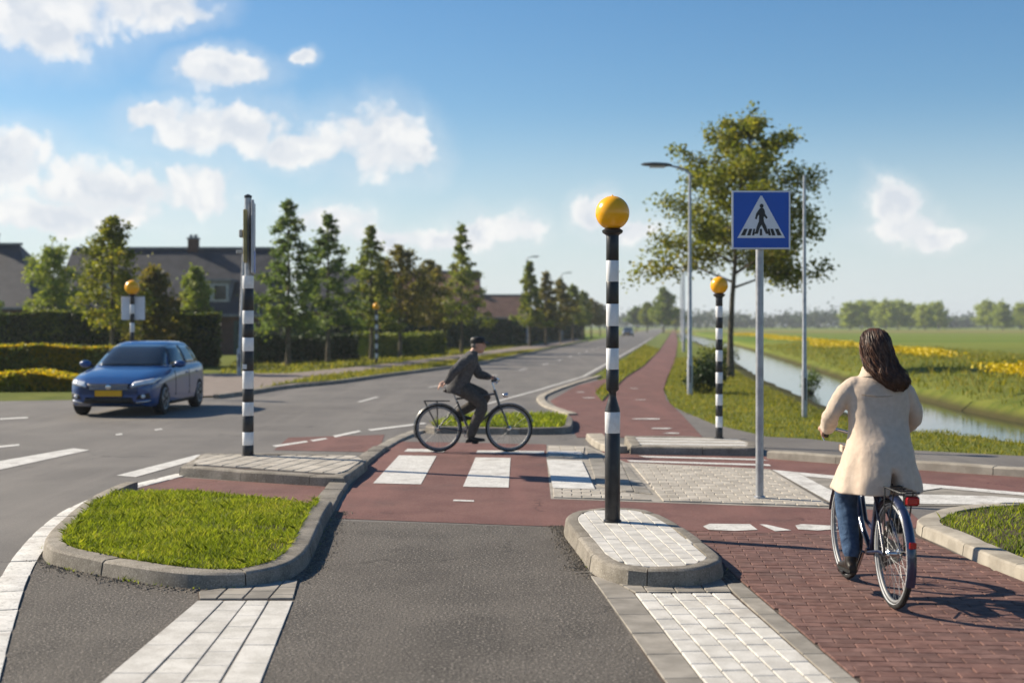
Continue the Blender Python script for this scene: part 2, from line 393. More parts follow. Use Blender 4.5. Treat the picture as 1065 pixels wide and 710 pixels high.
def pave(parent, region, name, mat, w, l, angle, z0, z1, gap=0.006, bond=0.5, cham=0.004, limit=300, jitter=0.0, hjit=0.0015, mats=None, rest='paving', col_bond=True):
    """Lay pavers (w across, l along) in a convex region; the ones nearest the eye are pieces of their own."""
    region = ccw(region); ca, sa = math.cos(angle), math.sin(angle)
    loc = [(x * ca + y * sa, -x * sa + y * ca) for x, y in region]
    u0, u1 = min(p[0] for p in loc), max(p[0] for p in loc); v0, v1 = min(p[1] for p in loc), max(p[1] for p in loc)
    wl = lambda u, v: (u * ca - v * sa, u * sa + v * ca)
    full = MB().prism([(-(w - gap) / 2, -(l - gap) / 2), ((w - gap) / 2, -(l - gap) / 2), ((w - gap) / 2, (l - gap) / 2), (-(w - gap) / 2, (l - gap) / 2)], 0, z1 - z0, cham)
    cells = []; rr = random.Random(len(region) * 31 + int(w * 1000))
    for i in range(-1, int((u1 - u0) / w) + 2):
        for j in range(-1, int((v1 - v0) / l) + 2):
            if col_bond: u = u0 + (i + .5) * w; v = v0 + (j + .5) * l + (bond * l if i % 2 else 0)
            else: u = u0 + (i + .5) * w + (bond * w if j % 2 else 0); v = v0 + (j + .5) * l
            hw, hl = (w - gap) / 2, (l - gap) / 2
            cell = [wl(u - hw, v - hl), wl(u + hw, v - hl), wl(u + hw, v + hl), wl(u - hw, v + hl)]
            cp = clip_convex(cell, region)
            if not cp or area(cp) < 0.12 * w * l: continue
            c = (sum(p[0] for p in cp) / len(cp), sum(p[1] for p in cp) / len(cp))
            cells.append((in_view(c), c[1], cp, c, abs(area(cp) - 4 * hw * hl) < 1e-6))
    cells.sort(key=lambda q: (not q[0], q[1]))
    cache = {}
    restmb = {}
    for k, (vis, d, cp, c, isfull) in enumerate(cells):
        m = mats[rr.randrange(len(mats))] if mats else mat
        dz = rr.uniform(-hjit, hjit)
        if vis and k < limit:
            if isfull:
                key = m.name
                if key not in cache: cache[key] = full.mesh(name, m)
                o = bpy.data.objects.new(name, cache[key]); link(o, parent); o.location = (c[0], c[1], z0 + dz); o.rotation_euler = (rr.uniform(-.004, .004), rr.uniform(-.004, .004), angle + rr.uniform(-jitter, jitter))
            else:
                o = MB().prism([(p[0] - c[0], p[1] - c[1]) for p in cp], 0, z1 - z0, cham).build(name, m, parent); o.location = (c[0], c[1], z0 + dz)
        else:
            restmb.setdefault(m.name, (MB(), m))[0].prism(cp, z0 + dz, z1 + dz, cham)
    for mb, m in restmb.values():
        tag(mb.build(rest, m, parent), kind='stuff')
def cat_rom(pts, step=0.12, closed=False):
    pts = [Vector((p[0], p[1])) for p in pts]; n = len(pts); out = []
    rng = range(n) if closed else range(n - 1)
    for i in rng:
        g = (lambda k: pts[k % n]) if closed else (lambda k: pts[max(0, min(n - 1, k))])
        p0, p1, p2, p3 = g(i - 1), g(i), g(i + 1), g(i + 2); m = max(2, int((p2 - p1).length / step))
        for k in range(m):
            t = k / m
            out.append(0.5 * ((2 * p1) + (p2 - p0) * t + (2 * p0 - 5 * p1 + 4 * p2 - p3) * t * t + (3 * p1 - p0 - 3 * p2 + p3) * t ** 3))
    if not closed: out.append(pts[-1])
    return out
def kerb(parent, pts, width, height, side=1, seg=0.95, mat=None, closed=False, name='kerb_stone', smooth=True, gap=0.008, lean=0.018, z=-0.03, step=0.12, round_=0.018):
    """Row of kerb stones along an outer line; returns the inner line. side=1: stones lie to the left of the direction."""
    P = cat_rom(pts, step, closed) if smooth else [Vector((p[0], p[1])) for p in pts]
    if not smooth:
        Q = []
        for i in range(len(P) - 1 + (1 if closed else 0)):
            a, b = P[i], P[(i + 1) % len(P)]; m = max(1, int((b - a).length / step)); Q += [a.lerp(b, k / m) for k in range(m)]
        if not closed: Q.append(P[-1])
        P = Q
    n = len(P); nor = []
    for i in range(n):
        t = (P[(i + 1) % n] - P[i - 1]) if closed else (P[min(i + 1, n - 1)] - P[max(i - 1, 0)])
        t = t.normalized(); nor.append(Vector((-t.y, t.x)) * side)
    S = [0.0]
    for i in range(1, n + (1 if closed else 0)): S.append(S[-1] + (P[i % n] - P[i - 1]).length)
    total = S[-1]; cnt = max(1, round(total / seg))
    def at(s):
        s = max(0, min(total, s)); k = 1
        while k < len(S) - 1 and S[k] < s: k += 1
        t = (s - S[k - 1]) / max(1e-9, S[k] - S[k - 1])
        return P[k - 1].lerp(P[k % n], t), nor[k - 1].lerp(nor[k % n], t).normalized()
    for q in range(cnt):
        s0, s1 = total * q / cnt + gap / 2, total * (q + 1) / cnt - gap / 2; m = max(1, int((s1 - s0) / (step * 1.3))); rings = []
        dz = random.uniform(-.004, .004); dn = random.uniform(-.004, .004)
        for k in range(m + 1):
            p, nn = at(s0 + (s1 - s0) * k / m); ins = 0.006 if k in (0, m) else 0.0
            prof = [(0, z), (lean * .7, height - round_ - ins), (lean + round_ * .35, height - round_ * .25 - ins), (lean + round_, height - ins), (width, height - ins), (width, z)]
            rings.append([(p.x + nn.x * (a + dn), p.y + nn.y * (a + dn), b + dz) for a, b in (prof if side > 0 else prof)])
        mb = MB().loft(rings, True)
        mb.build(name, mat or M_KERB, parent, smooth=22)
    return [(p.x + nn.x * width * .98, p.y + nn.y * width * .98) for p, nn in zip(P, nor)]
def fix_normals(o):
    bm = bmesh.new(); bm.from_mesh(o.data); bmesh.ops.recalc_face_normals(bm, faces=bm.faces); bm.to_mesh(o.data); bm.free()
    return o
def band(name, pts, width, z, mat, parent):
    """Painted line of even width along a plan polyline."""
    P = [Vector((p[0], p[1])) for p in pts]; mb = MB(); L = []; Rr = []
    for i, p in enumerate(P):
        t = (P[min(i + 1, len(P) - 1)] - P[max(i - 1, 0)]).normalized(); nn = Vector((-t.y, t.x)) * width / 2
        L.append((p.x + nn.x, p.y + nn.y, z)); Rr.append((p.x - nn.x, p.y - nn.y, z))
    n = len(P)
    mb.add(Rr + L, [(i, i + 1, n + i + 1, n + i) for i in range(n - 1)])
    return mb.build(name, mat, parent)
def quads_mesh(name, V, mat):
    """V: (n, k, 3) array of separate k-gons."""
    n, k, _ = V.shape; me = bpy.data.meshes.new(name)
    me.vertices.add(n * k); me.vertices.foreach_set('co', V.reshape(-1).astype(np.float32))
    me.loops.add(n * k); me.loops.foreach_set('vertex_index', np.arange(n * k, dtype=np.int32))
    me.polygons.add(n); me.polygons.foreach_set('loop_start', np.arange(0, n * k, k, dtype=np.int32))
    me.polygons.foreach_set('loop_total', np.full(n, k, dtype=np.int32)); me.materials.append(mat); me.update(calc_edges=True)
    return me
def scatter(poly, n, rng=RNG):
    P = np.array(poly); lo, hi = P.min(0), P.max(0); out = []
    while len(out) < n:
        c = lo + rng.random((n, 2)) * (hi - lo)
        x, y = c[:, 0], c[:, 1]; ins = np.zeros(len(c), bool); j = len(P) - 1
        for i in range(len(P)):
            cond = ((P[i, 1] > y) != (P[j, 1] > y)) & (x < (P[j, 0] - P[i, 0]) * (y - P[i, 1]) / (P[j, 1] - P[i, 1] + 1e-12) + P[i, 0]); ins ^= cond; j = i
        out += list(c[ins])
        if not ins.any(): break
    return np.array(out[:n])
def blades(name, pts, z, h, w, mat, label, cat='grass', lean=0.5, hv=0.5, rng=RNG, zf=None, seg2=True, clump=True):
    """Grass: bent blades, one object."""
    n = len(pts); a = rng.random(n) * 2 * np.pi; hh = h * (1 - hv + 2 * hv * rng.random(n) ** 1.3)
    if clump: hh *= 0.72 + 0.28 * np.sin(pts[:, 0] * 5.1 + np.sin(pts[:, 1] * 3.3)) * np.cos(pts[:, 1] * 4.3) + 0.14 * rng.standard_normal(n)
    hh = np.maximum(hh, h * .2)
    le = lean * hh * (0.3 + rng.random(n)); la = rng.random(n) * 2 * np.pi
    zz = np.full(n, z) if zf is None else zf(pts)
    B = np.column_stack([pts, zz]); T = np.column_stack([np.cos(a), np.sin(a), np.zeros(n)]) * (w / 2) * (0.6 + 0.8 * rng.random(n))[:, None]
    D = np.column_stack([np.cos(la) * le, np.sin(la) * le, np.zeros(n)]); up = np.column_stack([np.zeros(n), np.zeros(n), hh])
    mid = B + D * .35 + up * .62; tip = B + D + up
    V = np.stack([B - T, B + T, mid + T * .7, tip, mid - T * .7], 1)
    o = bpy.data.objects.new(name, quads_mesh(name, V, mat)); link(o)
    return tag(o, label, cat, kind='stuff')

# ------------------------------------------------------------------ terrain, canal
CANAL = np.array([(70, -6), (45, 7), (22, 15.6), (13.2, 20.3), (10.6, 22.4), (9.35, 25), (9.2, 29), (9.55, 35), (10.15, 41.6), (10.95, 50), (13.6, 72), (18.1, 110), (23.6, 160), (32.2, 245), (42, 345)], float)
def canal_d(P):
    """Signed distance to the canal's centre line; negative on the road side."""
    best = np.full(len(P), 1e9); sg = np.ones(len(P))
    for a, b in zip(CANAL[:-1], CANAL[1:]):
        ab = b - a; t = np.clip(((P - a) @ ab) / (ab @ ab), 0, 1); q = a + t[:, None] * ab; d = np.hypot(*(P - q).T)
        cr = ab[0] * (P[:, 1] - a[1]) - ab[1] * (P[:, 0] - a[0]); m = d < best
        best[m] = d[m]; sg[m] = np.where(cr[m] > 0, -1, 1)
    return best * sg
def terrain_z(P):
    d = canal_d(P)
    xs = [-400, -3.8, -3.4, -2.5, -1.8, -1.4, -0.8, 0.8, 1.45, 1.6, 2.3, 3.5, 6.0, 9.0, 13, 400]
    zs = [-0.02, -0.02, -0.03, -0.09, -0.19, -0.27, -0.75, -0.75, -0.27, -0.02, 0.14, 0.26, 0.34, 0.22, 0.0, 0.0]
    z = np.interp(d, xs, zs)
    rough = np.sin(P[:, 0] * 1.7 + 1.3 * np.sin(P[:, 1] * .9)) * np.sin(P[:, 1] * 1.3 + P[:, 0] * .4)
    z += 0.035 * rough * np.clip((np.abs(d) - 1.3) / 1.0, 0, 1) * np.where(d > 0, 1, np.clip((-d - 1.2) / 1, 0, 1) * np.clip((3.6 + d), 0, 1))
    return z
def spaced(lo, hi, step, far, grow=1.35):
    a = list(np.arange(lo, hi + 1e-6, step)); s = step; x = hi
    while x < far: s *= grow; x += s; a.append(x)
    return a
xs_ = spaced(2, 34, 0.45, 2600); xl = []; s_ = 1.5; x_ = 2
while x_ > -2600: x_ -= s_; s_ *= 1.3; xl.append(x_)
xs_ = np.array(sorted(xl) + xs_)
ys_ = spaced(8, 70, 0.45, 360, 1.012); y_ = ys_[-1]; s_ = 8
while y_ < 3500: y_ += s_; s_ *= 1.3; ys_.append(y_)
yl = []; y_ = 8; s_ = 1.5
while y_ > -60: y_ -= s_; s_ *= 1.4; yl.append(y_)
ys_ = np.array(sorted(yl) + ys_)
gx, gy = np.meshgrid(xs_, ys_); PP = np.column_stack([gx.ravel(), gy.ravel()]); zz = terrain_z(PP)
nx, ny = len(xs_), len(ys_); idx = np.arange(nx * ny).reshape(ny, nx)
Q = np.stack([idx[:-1, :-1], idx[:-1, 1:], idx[1:, 1:], idx[1:, :-1]], -1).reshape(-1, 4)
me = bpy.data.meshes.new('ground'); me.vertices.add(nx * ny); me.vertices.foreach_set('co', np.column_stack([PP, zz]).ravel().astype(np.float32))
me.loops.add(Q.size); me.loops.foreach_set('vertex_index', Q.ravel().astype(np.int32)); me.polygons.add(len(Q))
me.polygons.foreach_set('loop_start', np.arange(0, Q.size, 4, dtype=np.int32)); me.polygons.foreach_set('loop_total', np.full(len(Q), 4, dtype=np.int32))
me.update(calc_edges=True)
# meadow colours: grass of several greens, long strips of different crop, bare earth at the water's edge
m = bpy.data.materials.new('meadow'); m.use_nodes = True; t = m.node_tree; t.nodes.clear()
out = N(t, 'ShaderNodeOutputMaterial'); b = N(t, 'ShaderNodeBsdfPrincipled'); t.links.new(b.outputs[0], out.inputs[0])
g = N(t, 'ShaderNodeNewGeometry').outputs['Position']
col = mix_n(t, smooth_n(t, noise_n(t, g, 1.1, 8, 0.65), 0.32, 0.68), (0.085, 0.115, 0.018), (0.165, 0.18, 0.034))
col = mix_n(t, smooth_n(t, noise_n(t, g, 7, 5, 0.65), 0.45, 0.70, 0, 0.55), col, (0.15, 0.14, 0.045))
sp3 = N(t, 'ShaderNodeSeparateXYZ'); t.links.new(g, sp3.inputs[0])
mp = N(t, 'ShaderNodeMapping'); t.links.new(g, mp.inputs[0]); mp.inputs['Scale'].default_value = (0.0016, 0.014, 1); mp.inputs['Rotation'].default_value = (0, 0, 0.02)
far_f = smooth_n(t, sp3.outputs[1], 70, 130); st = noise_n(t, mp.outputs[0], 1.0, 5, 0.6)
crop = mix_n(t, smooth_n(t, st, 0.40, 0.60), (0.095, 0.165, 0.022), (0.185, 0.21, 0.04))
crop = mix_n(t, smooth_n(t, st, 0.58, 0.70, 0, .8), crop, (0.19, 0.135, 0.055))
band_f = math_n(t, 'MULTIPLY', smooth_n(t, sp3.outputs[1], 290, 330), smooth_n(t, sp3.outputs[1], 470, 420))
crop = mix_n(t, math_n(t, 'MULTIPLY', band_f, 0.6), crop, (0.24, 0.17, 0.075))
col = mix_n(t, math_n(t, 'MULTIPLY', far_f, .85), col, crop)
col = mix_n(t, smooth_n(t, sp3.outputs[2], -0.02, -0.22, 0, 0.85), col, (0.05, 0.04, 0.022))
t.links.new(col, b.inputs['Base Color']); b.inputs['Roughness'].default_value = 0.95; b.inputs['Specular IOR Level'].default_value = 0.1
bn = N(t, 'ShaderNodeBump'); bn.inputs['Strength'].default_value = 0.8; bn.inputs['Distance'].default_value = 0.06
t.links.new(noise_n(t, g, 14, 6, 0.7), bn.inputs['Height']); t.links.new(bn.outputs[0], b.inputs['Normal'])
me.materials.append(m); me.polygons.foreach_set('use_smooth', [True] * len(me.polygons))
ground = tag(link(bpy.data.objects.new('ground', me)), kind='structure')

# canal water
wm = bpy.data.materials.new('canal_water'); wm.use_nodes = True; t = wm.node_tree; b = t.nodes['Principled BSDF']
b.inputs['Base Color'].default_value = (0.020, 0.026, 0.018, 1); b.inputs['Roughness'].default_value = 0.06; b.inputs['IOR'].default_value = 1.33; b.inputs['Specular IOR Level'].default_value = 0.6
g = N(t, 'ShaderNodeNewGeometry').outputs['Position']; mp = N(t, 'ShaderNodeMapping'); t.links.new(g, mp.inputs[0]); mp.inputs['Scale'].default_value = (1.0, 2.2, 1)
bn = N(t, 'ShaderNodeBump'); bn.inputs['Strength'].default_value = 0.10; bn.inputs['Distance'].default_value = 0.02
t.links.new(noise_n(t, mp.outputs[0], 3.0, 4, 0.55), bn.inputs['Height']); t.links.new(bn.outputs[0], b.inputs['Normal'])
cp = cat_rom([tuple(c) for c in CANAL], 1.5); L_ = []; R_ = []
for i, p in enumerate(cp):
    tt = (cp[min(i + 1, len(cp) - 1)] - cp[max(i - 1, 0)]).normalized(); nn = Vector((-tt.y, tt.x)) * 1.65
    L_.append((p.x + nn.x, p.y + nn.y, -0.25)); R_.append((p.x - nn.x, p.y - nn.y, -0.25))
n_ = len(cp)
tag(MB().add(R_ + L_, [(i, i + 1, n_ + i + 1, n_ + i) for i in range(n_ - 1)]).build('canal_water', wm), kind='structure')

# ------------------------------------------------------------------ roads and paving
LEFT_EDGE = [G(240, 413), G(300, 404), G(352, 399), G(405, 391.5), G(462, 384), G(506, 377.5), (4.6, 115), (13.6, 194), (74, 700)]
RIGHT_EDGE = [G(518, 420), G(568, 406), G(614, 391.5), (11.4, 118), (20.5, 194), (81, 700)]
road_pts = [(-60, 31.2), G(0, 417)] + LEFT_EDGE + list(reversed(RIGHT_EDGE))[:-2] + [G(640, 402), G(690, 405), G(698, 422), G(742, 441), G(798, 454), G(840, 456), G(950, 468), G(1065, 474), (18, 9.2), (18, -12), (-60, -12)]
road = sheet('asphalt_road', road_pts, 0.0, M_ROAD)
lane_a = sheet('coarse_asphalt_lane', GL([(347, 541), (612, 549.5), (592, 556), (614, 600), (692, 714)]) + [(0.75, 4.0), (-1.6, 4.0)] + GL([(262, 740), (306, 622), (318, 594)]), 0.0015, M_ASPH)
side_a = sheet('coarse_asphalt_apron', GL([(30, 584), (56, 588), (215, 614), (205, 625), (70, 740)]) + [(-4.2, 4.4)] + GL([(-30, 715), (8, 640)]), 0.0015, M_ASPH)
foot = sheet('footpath', GL([(150, 415), (238, 412), (300, 402.5), (340, 397), (420, 384), (500, 373), (560, 363), (606, 354), (598, 352), (560, 358), (480, 369), (400, 379), (300, 389), (225, 389), (100, 391)]), 0.03, M_FOOT)
verge = sheet('grass_verge', GL([(258, 407), (300, 400), (352, 396.5), (405, 389), (462, 382), (506, 375.5), (565, 364), (540, 366), (480, 374.5), (400, 385), (330, 393)]), 0.05, M_TURF)
lk = tag(bpy.data.objects.new('kerb', None), kind='structure'); link(lk)
kerb(lk, [G(228, 414.5), G(262, 410), G(300, 404), G(352, 399), G(405, 391.5), G(462, 384), G(506, 377.5), (4.6, 115), (8.7, 152)], 0.16, 0.11, 1, seg=1.0, step=0.5, mat=M_KERB)
cycle = sheet('cycle_path', GL([(600, 455), (589, 432), (572, 417), (600, 401), (622, 395.5), (648, 390), (668, 379), (685, 364), (694, 352), (698, 346), (699.5, 342), (702, 342), (703, 346), (705, 355), (702, 375), (694, 392), (690, 405), (693, 416), (709, 431), (731, 455)]), 0.005, M_REDA)
median = sheet('grass_median', GL([(626, 418), (619, 410), (634, 396.5), (628, 389), (650, 375), (670, 359), (690, 346.5), (697, 346.5), (686, 364), (669, 381), (650, 393), (638, 405)]), 0.03, M_TURF)
cross = sheet('red_crossing', GL([(347, 539), (366, 505), (388, 478), (412, 459), (568, 462), (573, 519), (685, 523), (868, 529), (945, 531), (956, 541), (952, 549), (870, 563), (700, 554), (610, 549)]), 0.004, M_REDA)
track = sheet('red_track', GL([(626, 469), (785, 470), (801, 477), (950, 488), (1065, 496), (1130, 501), (1130, 520), (1065, 512.5), (950, 502), (801, 488.5), (650, 482), (620, 478)]), 0.004, M_REDA)
patch = sheet('red_patch', GL([(140, 506), (178, 496), (353, 507), (342, 538), (300, 530), (151, 516)]), 0.004, M_REDA)
farlane = sheet('red_lane', GL([(300, 455), (400, 452), (395, 466), (380, 470), (285, 468)]), 0.004, M_REDA)

# paved platform with the sign
plaza = sheet('paved_platform', GL([(569, 463), (611, 464), (651, 481), (801, 488), (868, 529), (685, 523), (573, 519), (568, 474)]), 0.006, M_GTILE)
pave(plaza, GL([(656, 482.5), (800, 489.5), (862, 527.5), (690, 522)]), 'paver', M_BTILE, 0.205, 0.155, R(-2), 0.006, 0.020, gap=0.008, bond=0.5, limit=300, col_bond=False, hjit=0.001)
pave(plaza, GL([(575, 509.5), (640, 511), (678, 521.5), (576, 518)]), 'paver', M_BTILE, 0.205, 0.155, R(-2), 0.006, 0.020, gap=0.01, bond=0.5, limit=200, col_bond=False)
pave(plaza, GL([(609, 466), (650, 482.5), (684, 521.5), (646, 511.5), (622, 509)]), 'paver', M_GTILE, 0.21, 0.21, R(-2), 0.006, 0.018, gap=0.008, bond=0.5, limit=150)
pave(plaza, GL([(571, 464), (608, 465.5), (606, 477), (570, 475.5)]), 'paver', M_BTILE, 0.21, 0.2, R(0), 0.006, 0.018, gap=0.008, limit=100)

# right-hand painted hatching
hatch = sheet('hatched_area', GL([(803, 488.8), (950, 502.3), (1065, 512.8), (1130, 520), (1130, 531), (1065, 527), (941, 526), (868, 526)]), 0.006, M_GTILE)
for k, q in enumerate(([(803, 489), (828, 491.5), (892, 525), (868, 525.5)], [(828, 491.5), (950, 502.6), (1065, 513), (1128, 520), (1128, 522.5), (1065, 516), (950, 505.8), (838, 496)],
                       [(874, 517), (940, 514.5), (1030, 516.5), (1128, 524), (1128, 530), (1065, 525.8), (941, 524.5), (893, 524.8)], [(960, 506.5), (980, 508.3), (940, 514.2), (905, 515)])):
    sheet('painted_stripe', GL(q), 0.011 + 0.004 * (k == 3), M_PAINT, hatch)

# zebra and other white markings: each stripe a piece of the surface it lies on
for q in ([(415, 473.8), (454, 474.5), (437.8, 504), (388, 503)], [(494.6, 476), (531, 476.5), (529, 507.5), (481.5, 506.5)],
          [(424, 467), (465, 467.6), (461, 470.5), (420, 470)], [(497, 468.6), (566, 469.4), (566, 472), (495, 471.4)], [(472, 520), (493, 520.7), (493, 522.2), (471, 521.5)]):
    sheet('zebra_stripe', GL(q), 0.009, M_PAINT, cross)
sheet('zebra_stripe', GL([(568.7, 478), (605, 479), (618.8, 508.5), (575, 507.5)], 0.02), 0.024, M_PAINT, plaza)
sheet('zebra_stripe', GL([(570, 468.5), (604, 469.5), (606, 472.5), (569, 471.6)], 0.02), 0.024, M_PAINT, plaza)
for q in ([(731, 548), (738, 545.2), (780, 545.6), (788, 551.5), (764, 552.6), (737, 551.5)], [(790, 545.8), (797, 546), (823, 552), (806, 553)], [(827, 547), (834, 545.6), (868, 547.2), (874, 550.5), (850, 552.3), (830, 551)]):
    sheet('give_way_mark', GL(q), 0.009, M_PAINT, cross)
for q in ([(664, 474.2), (790, 477.6), (800, 479.3), (672, 476)], [(652, 478.8), (800, 483.2), (802, 485), (655, 480.6)]):
    sheet('white_line', GL(q), 0.009, M_PAINT, track)
for q in ([(610, 396), (640, 416)],): pass
for (x, y, s) in ((604, 408, 1.0), (660, 404, .8), (667, 416, 1.0), (674, 436, 1.5), (690, 446, 1.2), (613, 414, 1.0), (699, 451, .9)):
    c = G(x, y); rr = random.Random(int(x))
    sheet('worn_mark', [(c[0] + s * .45 * math.cos(a) * rr.uniform(.2, .5), c[1] + s * .16 * math.sin(a) * rr.uniform(.5, 1)) for a in [k * math.pi / 4 for k in range(8)]], 0.013, M_PAINT, cycle)
road_lines = [[(-40, 483), (0, 479.5), (76, 466.2), (93, 468), (0, 488.5), (-40, 493.5)], [(121, 494.5), (205, 473), (221, 473.6), (141, 496.2)], [(-20, 465.5), (20, 461.8), (20, 463.4), (-20, 468)],
              [(346, 453.2), (373, 447.6), (376, 448.8), (349, 454.8)], [(382, 446.6), (441, 439.6), (444, 440.6), (386, 448)], [(283, 463.5), (318, 458.4), (321, 459.6), (287, 465)], [(322, 457.8), (338, 455.4), (341, 456.4), (326, 459)],
              [(120, 451.5), (126, 450.6), (128, 451.8), (121, 452.8)], [(160, 446.5), (167, 445.6), (170, 446.7), (162, 447.7)], [(0, 435), (28, 433.6), (30, 434.8), (0, 436.4)]]
for q in road_lines: sheet('white_line', GL(q), 0.005, M_PAINT, road)
cl = [((LEFT_EDGE[i][0]), LEFT_EDGE[i][1]) for i in range(len(LEFT_EDGE))]
def edge_x(E, y):
    for a, b in zip(E[:-1], E[1:]):
        if a[1] <= y <= b[1]: return a[0] + (b[0] - a[0]) * (y - a[1]) / (b[1] - a[1])
    return E[0][0] if y < E[0][1] else E[-1][0]
y_ = 31.5
while y_ < 260:
    ln = 2.2; x0 = (edge_x(LEFT_EDGE, max(y_, 33.7)) + edge_x(RIGHT_EDGE, y_)) / 2; x1 = (edge_x(LEFT_EDGE, max(y_ + ln, 33.7)) + edge_x(RIGHT_EDGE, y_ + ln)) / 2
    band('centre_dash', [(x0, y_), (x1, y_ + ln)], 0.10, 0.005, M_PAINT, road); y_ += 7.4
band('edge_line', [(p[0] - 0.25, p[1]) for p in RIGHT_EDGE[:5]], 0.10, 0.005, M_PAINT, road)

# junction corner kerb and small planted island behind the crossing
jk = tag(bpy.data.objects.new('corner_kerb', None), kind='structure'); link(jk)
kerb(jk, [G(620, 391.5), G(590, 400.5), G(569, 408), G(558, 414), G(562, 421.5), G(575, 427), G(590, 432)], 0.20, 0.045, 1, seg=0.9, step=0.2, mat=M_LKERB)
gi = tag(bpy.data.objects.new('planted_island', None), kind='structure'); link(gi)
inner = kerb(gi, [G(442, 449.5), G(480, 450.8), G(540, 451.8), G(588, 451), G(596, 446), G(592, 437.5), G(560, 436.5), G(500, 437.5), G(465, 440.5)], 0.14, 0.11, 1, seg=0.9, step=0.2, closed=True, mat=M_KERB)
sheet('turf', inner, 0.09, M_TURF, gi)
GI_POLY = inner
# rounded pale stone at the end of the far refuge
sk = tag(bpy.data.objects.new('refuge_kerb', None), kind='structure'); link(sk)
kerb(sk, [G(634, 471.5), G(622, 467), G(613, 461), G(609, 456.5)], 0.26, 0.10, -1, seg=0.55, step=0.15, mat=M_LKERB)

# left traffic island: grass inside a kerb
isl = tag(bpy.data.objects.new('grass_island', None), kind='structure'); link(isl)
outer = GL([(128, 511.5), (108, 520), (85, 533), (58, 556), (46, 570), (44, 579), (56, 588), (106, 599), (162, 608.5), (215, 613), (268, 610.5), (300, 603), (315, 594), (324, 583), (338, 550), (348, 532)])
KH = 0.115
inner = kerb(isl, outer, 0.165, KH, 1, seg=1.25, mat=M_KERB, step=0.1, lean=0.03)
ISL_POLY = [p for p in inner if True]
back = [G(330, 527, KH), G(317, 522.5, KH), G(260, 515, KH), G(197, 510, KH), G(160, 510, KH)]
ISL_GRASS = [p for p in inner if p[1] < G(0, 511, KH)[1]] + back
sheet('soil_bed', ISL_GRASS, KH - 0.012, M_SOIL, isl)
# lower kerb strip that runs on beside the red lane
lane = tag(bpy.data.objects.new('lane_kerb', None), kind='structure'); link(lane)
kerb(lane, GL([(347, 533.5), (357, 516), (366, 503), (386, 482), (405, 467)]), 0.22, 0.055, 1, seg=0.7, mat=M_KERB, step=0.12, round_=0.02)
kerb(lane, GL([(405.5, 466.6), (418, 459), (432, 453), (446, 448.5)]), 0.2, 0.04, 1, seg=0.8, mat=M_LKERB, step=0.15, round_=0.015)
# curved white edge stones
edge = tag(bpy.data.objects.new('edge_line_stones', None), kind='structure'); link(edge)
kerb(edge, GL([(186, 492.5), (150, 501.5), (118, 510), (73, 528.5), (43, 549), (15, 579), (-2, 607), (-20, 648), (-45, 715)]), 0.19, 0.012, 1, seg=0.62, mat=M_PAINT, step=0.06, lean=0.0, round_=0.004, name='edge_stone', gap=0.012)

# paved refuge with the left striped post
TH = 0.12
rf = tag(bpy.data.objects.new('paved_refuge', None), kind='structure'); link(rf)
top = GL([(186, 484.5), (272, 491.2), (358, 496), (372, 487), (384, 478), (374, 472.5), (300, 470.5), (209, 471)], TH)
inner = kerb(rf, top, 0.16, TH, 1, seg=1.0, mat=M_KERB, smooth=False, closed=True, step=0.15, lean=0.02)
sheet('bedding', [(x, y) for x, y in inner], TH - 0.015, M_JOINT, rf)
pave(rf, GL([(200, 482), (356, 492.5), (377, 478.2), (371, 473.8), (212, 472.4)], TH), 'paver', M_BTILE, 0.205, 0.31, R(-12), TH - 0.015, TH + 0.004, gap=0.014, bond=0.5, limit=300, cham=0.006)

# beacon island in the middle
BH = 0.13
bi = tag(bpy.data.objects.new('beacon_island', None), kind='structure'); link(bi)
outer = GL([(586, 541), (600, 559), (614, 577), (630, 586), (652, 590.5), (702, 592.5), (735, 589.5), (754, 580), (744, 569), (720, 551), (693, 535.5), (672, 529), (640, 526.8), (606, 528.5), (590, 533)], BH)
inner = kerb(bi, outer, 0.125, BH, 1, seg=0.85, mat=M_KERB, step=0.1, closed=True, lean=0.03)
sheet('bedding', inner, BH - 0.018, M_JOINT, bi)
ii = [inner[k] for k in range(0, len(inner), max(1, len(inner) // 36))]
# white pavers, clipped to the kerb's inner line (convex hull of it)
def hull(P):
    P = sorted(set(P)); 
    def half(Q):
        h = []
        for p in Q:
            while len(h) > 1 and (h[-1][0] - h[-2][0]) * (p[1] - h[-2][1]) - (h[-1][1] - h[-2][1]) * (p[0] - h[-2][0]) <= 0: h.pop()
            h.append(p)
        return h[:-1]
    return half(P) + half(P[::-1])
ih = hull(ii); c0 = (sum(p[0] for p in ih) / len(ih), sum(p[1] for p in ih) / len(ih))
ih = [(c0[0] + (p[0] - c0[0]) * .985, c0[1] + (p[1] - c0[1]) * .985) for p in ih]
pave(bi, ih, 'paver', M_WTILE, 0.105, 0.22, R(3.5), BH - 0.018, BH - 0.002, gap=0.006, bond=0.5, limit=300, cham=0.004)

# far right refuge with the second beacon
fr = tag(bpy.data.objects.new('striped_refuge', None), kind='structure'); link(fr)
top = GL([(655, 463.5), (720, 464.5), (787, 465.5), (790, 460), (776, 455.5), (720, 453.3), (648, 452.6)], TH)
inner = kerb(fr, top, 0.16, TH, 1, seg=1.0, mat=M_KERB, smooth=False, closed=True, step=0.15, lean=0.02)
sheet('paving', inner, TH - 0.01, M_BTILE, fr)
for a, b_ in ((454.4, 455.5), (457, 458.3), (459.8, 461.4)):
    sheet('white_line', GL([(662, a), (774, a + 1.7), (778, b_ + 1.7), (658, b_)], TH), TH - 0.005, M_PAINT, fr)
